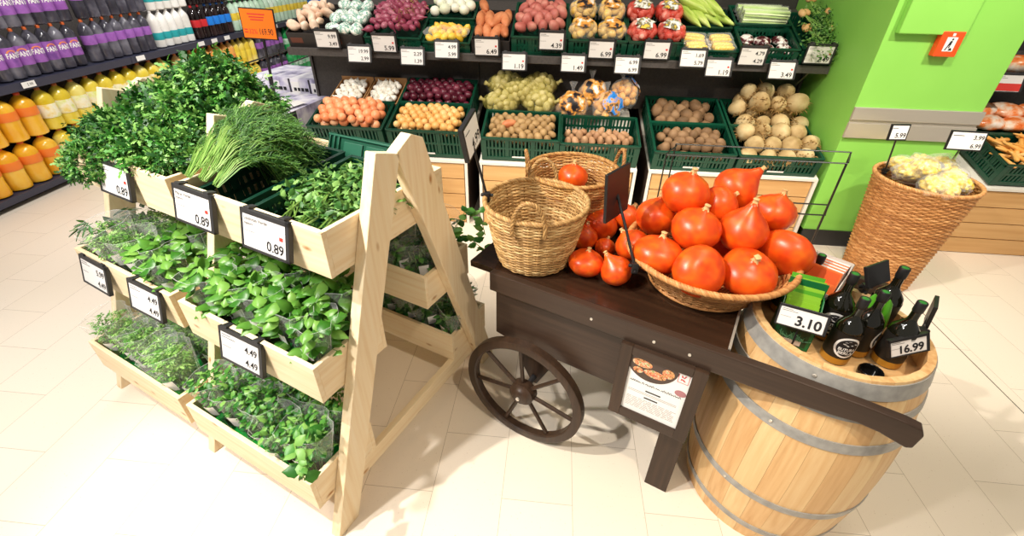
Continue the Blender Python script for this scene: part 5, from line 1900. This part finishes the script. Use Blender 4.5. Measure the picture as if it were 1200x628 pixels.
# wire rack behind the cart
wr = thing('wire_rack', 'thin black wire rack standing on the floor behind the pumpkins and barrel', 'rack', Matrix.Translation((1.15, 2.6, 0)))
for y, x0, x1, zt in ((0, -.50, .48, .985), (.15, -.42, .57, 1.0)):
    MB().tube([(x0, y, .0), (x0, y, zt), (x1, y, zt), (x1, y, 0)], .0055, 6).build('loop', MAT['black'], wr, True)
    MB().tube([(x0, y, .665), (x1, y, .665)], .0045, 6).build('cross_wire', MAT['black'], wr, True)
for x in (-.46, .525):
    for z in (.665, .99):
        MB().tube([(x - .04, 0, z), (x + .045, .15, z)], .0045, 6).build('tie_wire', MAT['black'], wr, True)

# ------------------------------------------------------------ drinks wall on the left
SX = -4.62
bs = thing('drinks_shelf', 'long navy drinks shelf along the left wall with two decks of bottles', 'shelf', Matrix.Translation((SX, 2.6, 0)))
LEN = 8.4
MB().box(-.12, -.10, 0, LEN, 0, .055).build('kick_panel', MAT['charcoal'], bs)
MB().box(-.80, -.78, 0, LEN, 0, 1.95).build('back_panel', MAT['dgrey'], bs)
for z0, z1 in ((.05, .105), (.868, .935)):
    MB().box(-.78, -.012, 0, LEN, z1 - .02, z1 - .004).build('shelf_board', MAT['navy'], bs)
    for k in range(7):
        MB().prism([(-.012, z0), (.004, z0 - .004), (.018, z1), (-.012, z1)], lambda x, z, d: (x, d, z), k * 1.2 + .003, k * 1.2 + 1.197).build('shelf_lip', MAT['navy'], bs, bevel=.002)
for k in range(8):
    MB().box(-.60, -.02, k * 1.2 - .012, k * 1.2 + .012, .015, .05).build('foot', MAT['charcoal'], bs)
for i, (y, z) in enumerate(((3.83, .905), (5.12, .905), (6.15, .905), (6.42, .905), (6.70, .905), (3.95, .077), (8.0, .905), (8.4, .905))):
    o = MB().box(0, .0016, -.06, .06, -.024, .024).build('price_ticket', MAT['white'])
    o.matrix_world = Matrix.Translation((SX + .021, y, z))
    tag(o, ['white shelf ticket reading 5.99 under the purple bottles', 'white shelf ticket under the middle of the purple bottles', 'white shelf ticket under the white six-packs', 'second white shelf ticket under the white six-packs', 'white shelf ticket under the cola bottles',
            'white shelf ticket on the lowest lip beside the parsley tray', 'white shelf ticket left behind the orange offer sign', 'white shelf ticket at the far end of the drinks shelf'][i], 'price ticket')
    m = MB()
    put_text(m, '5.99' if i == 0 else '3.99', .012, 0, .022, 0)
    m.v = [(.0022, x, z_) for x, y_, z_ in m.v]
    if i == 0:
        m.build('price_text', MAT['ink'], o)


def bottle_meshes(H, R, liquid, label, z0, z1, cap, clear='film', waist=0.0):
    z = lambda t: t * H
    prof = [(R * .72, 0), (R * .97, z(.03)), (R, z(.08)), (R * (1 - waist), z(.33)), (R, z(.58)), (R * .99, z(.72)), (R * .88, z(.80)), (R * .62, z(.87)), (R * .30, z(.93)), (R * .22, z(.95))]
    b = MB().lathe(prof, 18).mesh('bottle', liquid, True)
    l = MB().lathe([(R * 1.005, z(z0)), (R * 1.018, z(z0 + .01)), (R * 1.018, z(z1 - .01)), (R * 1.005, z(z1))], 18, cap0=False, cap1=False).mesh('label', label, True)
    c = MB().lathe([(R * .26, z(.935)), (R * .27, z(.94)), (R * .27, z(.985)), (R * .22, z(1.0))], 12).mesh('cap', cap, True)
    return b, l, c


def liquid(name, cols, rough=.08):
    return mottled(name, cols, 5, rough, spec=.7)


PUR = mottled('purple_label', ['8f52a6', 'a065b8', '744592'], 9, .4)
DARKL = liquid('dark_drink', ['2a2830', '45434e', '7d7b86'])
ORL = liquid('orange_drink', ['e8a01a', 'f0b42a', 'f5ca50'])
YEL = liquid('lemon_drink', ['d8bb22', 'e9d24a', 'f1e486'])
COLA = liquid('cola_drink', ['120b0b', '1e1212', '3a2626'])
GRN = liquid('green_glass_drink', ['0f7a3c', '1c9a4e', '5cc07c'])
MILK = liquid('clear_water_pack', ['dcd8d0', 'ebe8e2', 'f6f4f0'], .2)
ORC = plain('orange_cap', 'd2642c', .4)
BT = dict(
    purple=bottle_meshes(.385, .060, DARKL, PUR, .26, .66, ORC), darkpurple=bottle_meshes(.385, .060, DARKL, PUR, .42, .64, ORC),
    orange=bottle_meshes(.37, .088, ORL, plain('orange_label', 'f0812c', .4), .48, .68, plain('red_orange_cap', 'd8481e', .4), waist=.06),
    lemon=bottle_meshes(.37, .080, YEL, mottled('lemon_label', ['f0d030', 'f6f1d8', 'd9e04a'], 12, .4), .30, .62, plain('dull_cap', 'b5622a', .4), waist=.06),
    water=bottle_meshes(.385, .062, MILK, plain('teal_label', '2aa3a8', .4), .22, .42, MAT['white']),
    cola_red=bottle_meshes(.385, .062, COLA, plain('red_label', 'cc2a30', .4), .36, .58, plain('red_cap', 'c8242c', .4)),
    cola_blue=bottle_meshes(.385, .062, COLA, plain('blue_label', '1f7fe0', .4), .36, .62, plain('blue_cap', '1c5cb0', .4)),
    clear=bottle_meshes(.385, .062, liquid('pale_green_drink', ['a9cdae', 'c4dfc6', 'dcecdd']), mottled('yellow_label', ['e8c52a', 'f2df6a'], 9, .4), .36, .6, plain('green_cap', '2c9a4a', .4)),
    green=bottle_meshes(.36, .066, GRN, mottled('green_white_label', ['e4efe6', '4fae74'], 12, .4), .30, .55, plain('green_cap_dark', '1f7a3a', .4)),
    juice=bottle_meshes(.37, .064, liquid('peach_drink', ['e8953c', 'f0b25c', 'f6d08e']), plain('peach_label', 'ee8a4a', .4), .30, .55, plain('peach_cap', 'd87a40', .4)),
    yellow=bottle_meshes(.37, .064, liquid('yellow_drink', ['e2bf2c', 'efd24c', 'f6e48a']), plain('yellow_label_flat', 'f0d64a', .4), .30, .55, plain('yellow_cap', 'd8b030', .4)),
)
fan = MB()
put_text(fan, 'FANTA', 0, .19, .042, 0, width=.13, bold=.03)
fan.v = [((.0618) * math.sin(x / .0618), -.0618 * math.cos(x / .0618) - .0006, z) for x, y, z in fan.v]
FAN = fan.mesh('lettering', MAT['white'], 'all')
arc = MB()
for i in range(10):
    a0, a1 = PI * i / 10, PI * (i + 1) / 10
    n = len(arc.v)
    for a, r in ((a0, .030), (a1, .030), (a1, .018), (a0, .018)):
        x, z = -.02 + r * math.cos(a) * 1.2, .212 + r * math.sin(a) * .8
        arc.v.append((.062 * math.sin(x / .062), -.062 * math.cos(x / .062) - .0004, z))
    arc.f.append((n, n + 1, n + 2, n + 3))
ARC = arc.mesh('leaf_arc', plain('orange_leaf_print', 'ee8a5a', .5), 'all')


def bottle_row(kind, y0, y1, z, pitch, label, group, x=None, letter=False, cat='bottle'):
    b, l, c = BT[kind]
    n = int((y1 - y0) / pitch + .5)
    for i in range(n):
        o = link('drink_bottle', b)
        o.matrix_world = Matrix.Translation((x if x is not None else SX - .10, y0 + (i + .5) * pitch, z)) @ Matrix.Rotation(PI / 2 + rnd.uniform(-.25, .25), 4, 'Z')
        tag(o, label, cat, group)
        link('label', l, o)
        link('cap', c, o)
        if letter:
            link('lettering', FAN, o)['label'] = 'white FANTA lettering'
            link('leaf_arc', ARC, o)


ZB, ZB2, ZT, ZT2 = .104, .474, .934, 1.319
bottle_row('purple', 3.45, 4.62, ZT, .125, 'dark bottle with a tall purple label, lower row on the upper deck', 'purple-label bottles, lower row', letter=True)
bottle_row('purple', 3.50, 4.67, ZT2, .125, 'dark bottle with a tall purple label, top row cut by the picture edge', 'purple-label bottles, top row', letter=True)
bottle_row('darkpurple', 4.65, 5.52, ZT, .125, 'dark bottle with a narrow purple band, lower row beside the tall purple labels', 'narrow purple band bottles, lower row')
bottle_row('darkpurple', 4.70, 5.57, ZT2, .125, 'dark bottle with a narrow purple band, upper row', 'narrow purple band bottles, upper row')
bottle_row('water', 5.56, 6.20, ZT, .128, 'milky water bottle with a teal label, lower row of the white six-packs', 'water bottles, lower row')
bottle_row('water', 5.60, 6.24, ZT2, .128, 'milky water bottle with a teal label, upper row of the white six-packs', 'water bottles, upper row')
bottle_row('cola_red', 6.26, 6.52, ZT, .13, 'cola bottle with a red label on the upper deck', 'red-label cola bottles')
bottle_row('cola_blue', 6.53, 7.05, ZT, .13, 'cola bottle with a blue label on the upper deck', 'blue-label cola bottles')
bottle_row('cola_red', 6.30, 7.05, ZT2, .13, 'cola bottle in the top row, its label above the picture edge', 'cola bottles, top row')
bottle_row('clear', 7.08, 9.4, ZT, .13, 'pale green bottle with a yellow label behind the orange offer sign', 'pale green bottles, upper deck')
bottle_row('clear', 7.08, 9.4, ZT2, .13, 'pale green bottle with a yellow label in the top row behind the orange offer sign', 'pale green bottles, top row')
bottle_row('cola_blue', 9.4, 10.8, ZT, .13, 'dark bottle with a blue label at the far end of the upper deck', 'blue-label bottles, far end')
bottle_row('orange', 2.75, 3.88, ZB, .188, 'large orange drink bottle, lower layer on the bottom deck', 'orange drink bottles, lower layer')
bottle_row('orange', 2.75, 3.88, ZB2, .188, 'large orange drink bottle, upper layer on the bottom deck', 'orange drink bottles, upper layer')
bottle_row('lemon', 3.89, 5.6, ZB, .17, 'yellow lemon drink bottle, lower layer beside the orange ones', 'lemon drink bottles, lower layer')
bottle_row('lemon', 3.89, 5.6, ZB2, .17, 'yellow lemon drink bottle, upper layer beside the orange ones', 'lemon drink bottles, upper layer')
bottle_row('juice', 5.7, 6.9, ZB2, .135, 'peach drink bottle in the upper layer, behind the wire guard', 'peach drink bottles, upper layer')
bottle_row('juice', 5.7, 6.9, ZB, .135, 'peach drink bottle in the lower layer, behind the wire guard', 'peach drink bottles, lower layer')
bottle_row('yellow', 6.9, 7.5, ZB2, .135, 'yellow drink bottle in the upper layer, behind the offer sign pole', 'yellow drink bottles, upper layer')
bottle_row('yellow', 6.9, 7.5, ZB, .135, 'yellow drink bottle in the lower layer, behind the offer sign pole', 'yellow drink bottles, lower layer')
bottle_row('darkpurple', 7.5, 8.3, ZB2, .13, 'dark bottle with a purple band behind the offer sign pole', 'dark bottles behind the sign pole, upper layer')
bottle_row('darkpurple', 7.5, 8.3, ZB, .13, 'dark bottle with a purple band low behind the offer sign pole', 'dark bottles behind the sign pole, lower layer')
bottle_row('green', 8.35, 10.8, ZB2, .14, 'green bottle in the upper layer behind the appliance cartons', 'green bottles, upper layer')
bottle_row('green', 8.35, 10.8, ZB, .14, 'green bottle in the lower layer behind the appliance cartons', 'green bottles, lower layer')

# ------------------------------------------------------------ appliance cartons with an offer sign
CB = Matrix.Translation((-2.20, 3.70, 0)) @ Matrix.Rotation(math.radians(-9), 4, 'Z')
LIL = mottled('lilac_carton_print', ['6c6a88', 'b9b4cf', 'd9d6e6', 'eeecf3'], 7, .5, contrast=(.3, .62))
DKP = plain('dark_carton_print', '35323c', .5)


def carton_box(x0, y0, z0, W, D, H, label, dark=True, group=None):
    o = MB().box(-W, 0, 0, D, 0, H).build('appliance_carton', LIL, None, bevel=.003)
    o.matrix_world = CB @ Matrix.Translation((x0, y0, z0))
    tag(o, label, 'box', group)
    fp = MB().box(-W + .01, -.01 if dark else -W * .55, -.0022, -.0006, .02, H - .03).build('front_print', DKP if dark else MAT['white'], o)
    pr = MB()
    for k in range(2):
        a = -W * .85
        while a < -W * .2:
            b = a + rp_.uniform(.02, .05)
            pr.box(a, b, -.0032, -.0022, H * (.78 - .12 * k), H * (.84 - .12 * k))
            a = b + .01
    pr.build('print_lines', MAT['white'] if dark else MAT['ink'], fp)
    MB().box(-.012, .0008, -.0026, .10, H * .45, H - .004).build('corner_print', DKP, o)
    return o


nm3 = ['right', 'middle', 'left']
for i in range(3):
    carton_box(-.285 * i, 0, .415, .28, .62, .38, 'lilac carton with a ' + ('dark' if i != 1 else 'white') + ' front panel, %s of the front row' % nm3[i], i != 1)
    carton_box(-.285 * i, 0, .02, .28, .62, .385, 'lower lilac appliance carton of the front row, %s one, hidden by the herb stand' % nm3[i])
for i in range(4):
    carton_box(-.215 * i, .64, .415, .21, .55, .50, 'lilac appliance carton standing in the taller back row behind the paper sheets', False, 'back row of appliance cartons')
    carton_box(-.215 * i, .64, .02, .21, .55, .385, 'lower lilac appliance carton of the back row', True, 'lower back row of appliance cartons')
pl = MB().box(-.90, .02, -.02, 1.22, 0, .018).build('pallet_board', MAT['plank'])
pl.matrix_world = CB
tag(pl, 'flat board under the appliance cartons', 'pallet')
for i, (x, y, rz, w_, h_) in enumerate(((-.34, .15, .15, .20, .28), (-.18, .20, -.2, .16, .22), (-.58, .16, .35, .18, .25))):
    m = MB()
    n = 8
    for a in range(n + 1):
        for b in range(n + 1):
            m.v.append(((a / n - .5) * w_ * 2, (b / n - .5) * h_, .006 + .010 * abs(math.sin(a * 1.3 + i)) * (.3 + b / n)))
    for a in range(n):
        for b in range(n):
            k = a * (n + 1) + b
            m.f.append((k, k + n + 1, k + n + 2, k + 1))
    o = m.build('paper_sheet', MAT['white'], None, 'all')
    o.matrix_world = CB @ trs((x, y, .797 + i * .004), rz)
    tag(o, ['large crumpled white paper sheet on the front cartons', 'smaller white paper sheet near the right carton edge', 'white paper sheet at the left end of the front cartons'][i], 'paper')

corners = [aty(px, py, 4.15) for px, py in ((279, 8), (320, 11), (327, 47), (286, 45))]
ctr = sum(corners, Vector()) / 4
OS = Matrix.Translation(ctr) @ Euler((-.05, math.radians(2), .02)).to_matrix().to_4x4()
os_ = thing('offer_sign', 'orange offer sign in a black frame on a pole above the appliance cartons', 'sign', OS)
W, H = .30, .235
MB().box(-W / 2, W / 2, -.006, .006, -H / 2, H / 2).build('frame', MAT['black'], os_, bevel=.003)
sh = MB().box(-W / 2 + .009, W / 2 - .009, -.0075, -.006, -H / 2 + .009, H / 2 - .009).build('sheet', MAT['orange'], os_)
tx = MB()
put_text(tx, '32%', -.055, -.058, .036, -.0085, width=.07)
tx.build('discount_text', MAT['redink'], sh)
tx = MB()
put_text(tx, '169.90', .060, -.056, .048, -.0085, width=.115)
tx.build('price_text', MAT['ink'], sh)
sl = MB()
for z0, a, b in ((.068, -.08, .07), (.046, -.07, .06), (.026, -.06, .05), (-.05, -.13, -.10), (-.07, -.13, -.10)):
    sl.box(a, b, -.0083, -.0078, z0, z0 + .009)
sl.build('small_print', MAT['redink'], sh)
zb = .80
MB().tube([(.01, .010, -H / 2), (.01, .010, zb - ctr.z)], .012, 8).build('pole', MAT['black'], os_, True)
MB().box(-.05, .07, -.05, .07, zb - ctr.z - .003, zb - ctr.z + .008).build('foot', MAT['black'], os_, bevel=.002)
# wire guard beside the cartons
wg = thing('wire_guard', 'black wire guard between the drinks shelf and the appliance cartons', 'rack')
Xg = -3.25
for z in (.93, .78, .45, .10):
    MB().tube([(Xg, 4.0, z), (Xg, 6.4, z)], .008, 6).build('rail_wire', MAT['black'], wg, True)
for y in (4.0, 4.8, 5.6, 6.4):
    MB().tube([(Xg, y, 0), (Xg, y, .97)], .009, 6).build('post', MAT['black'], wg, True)
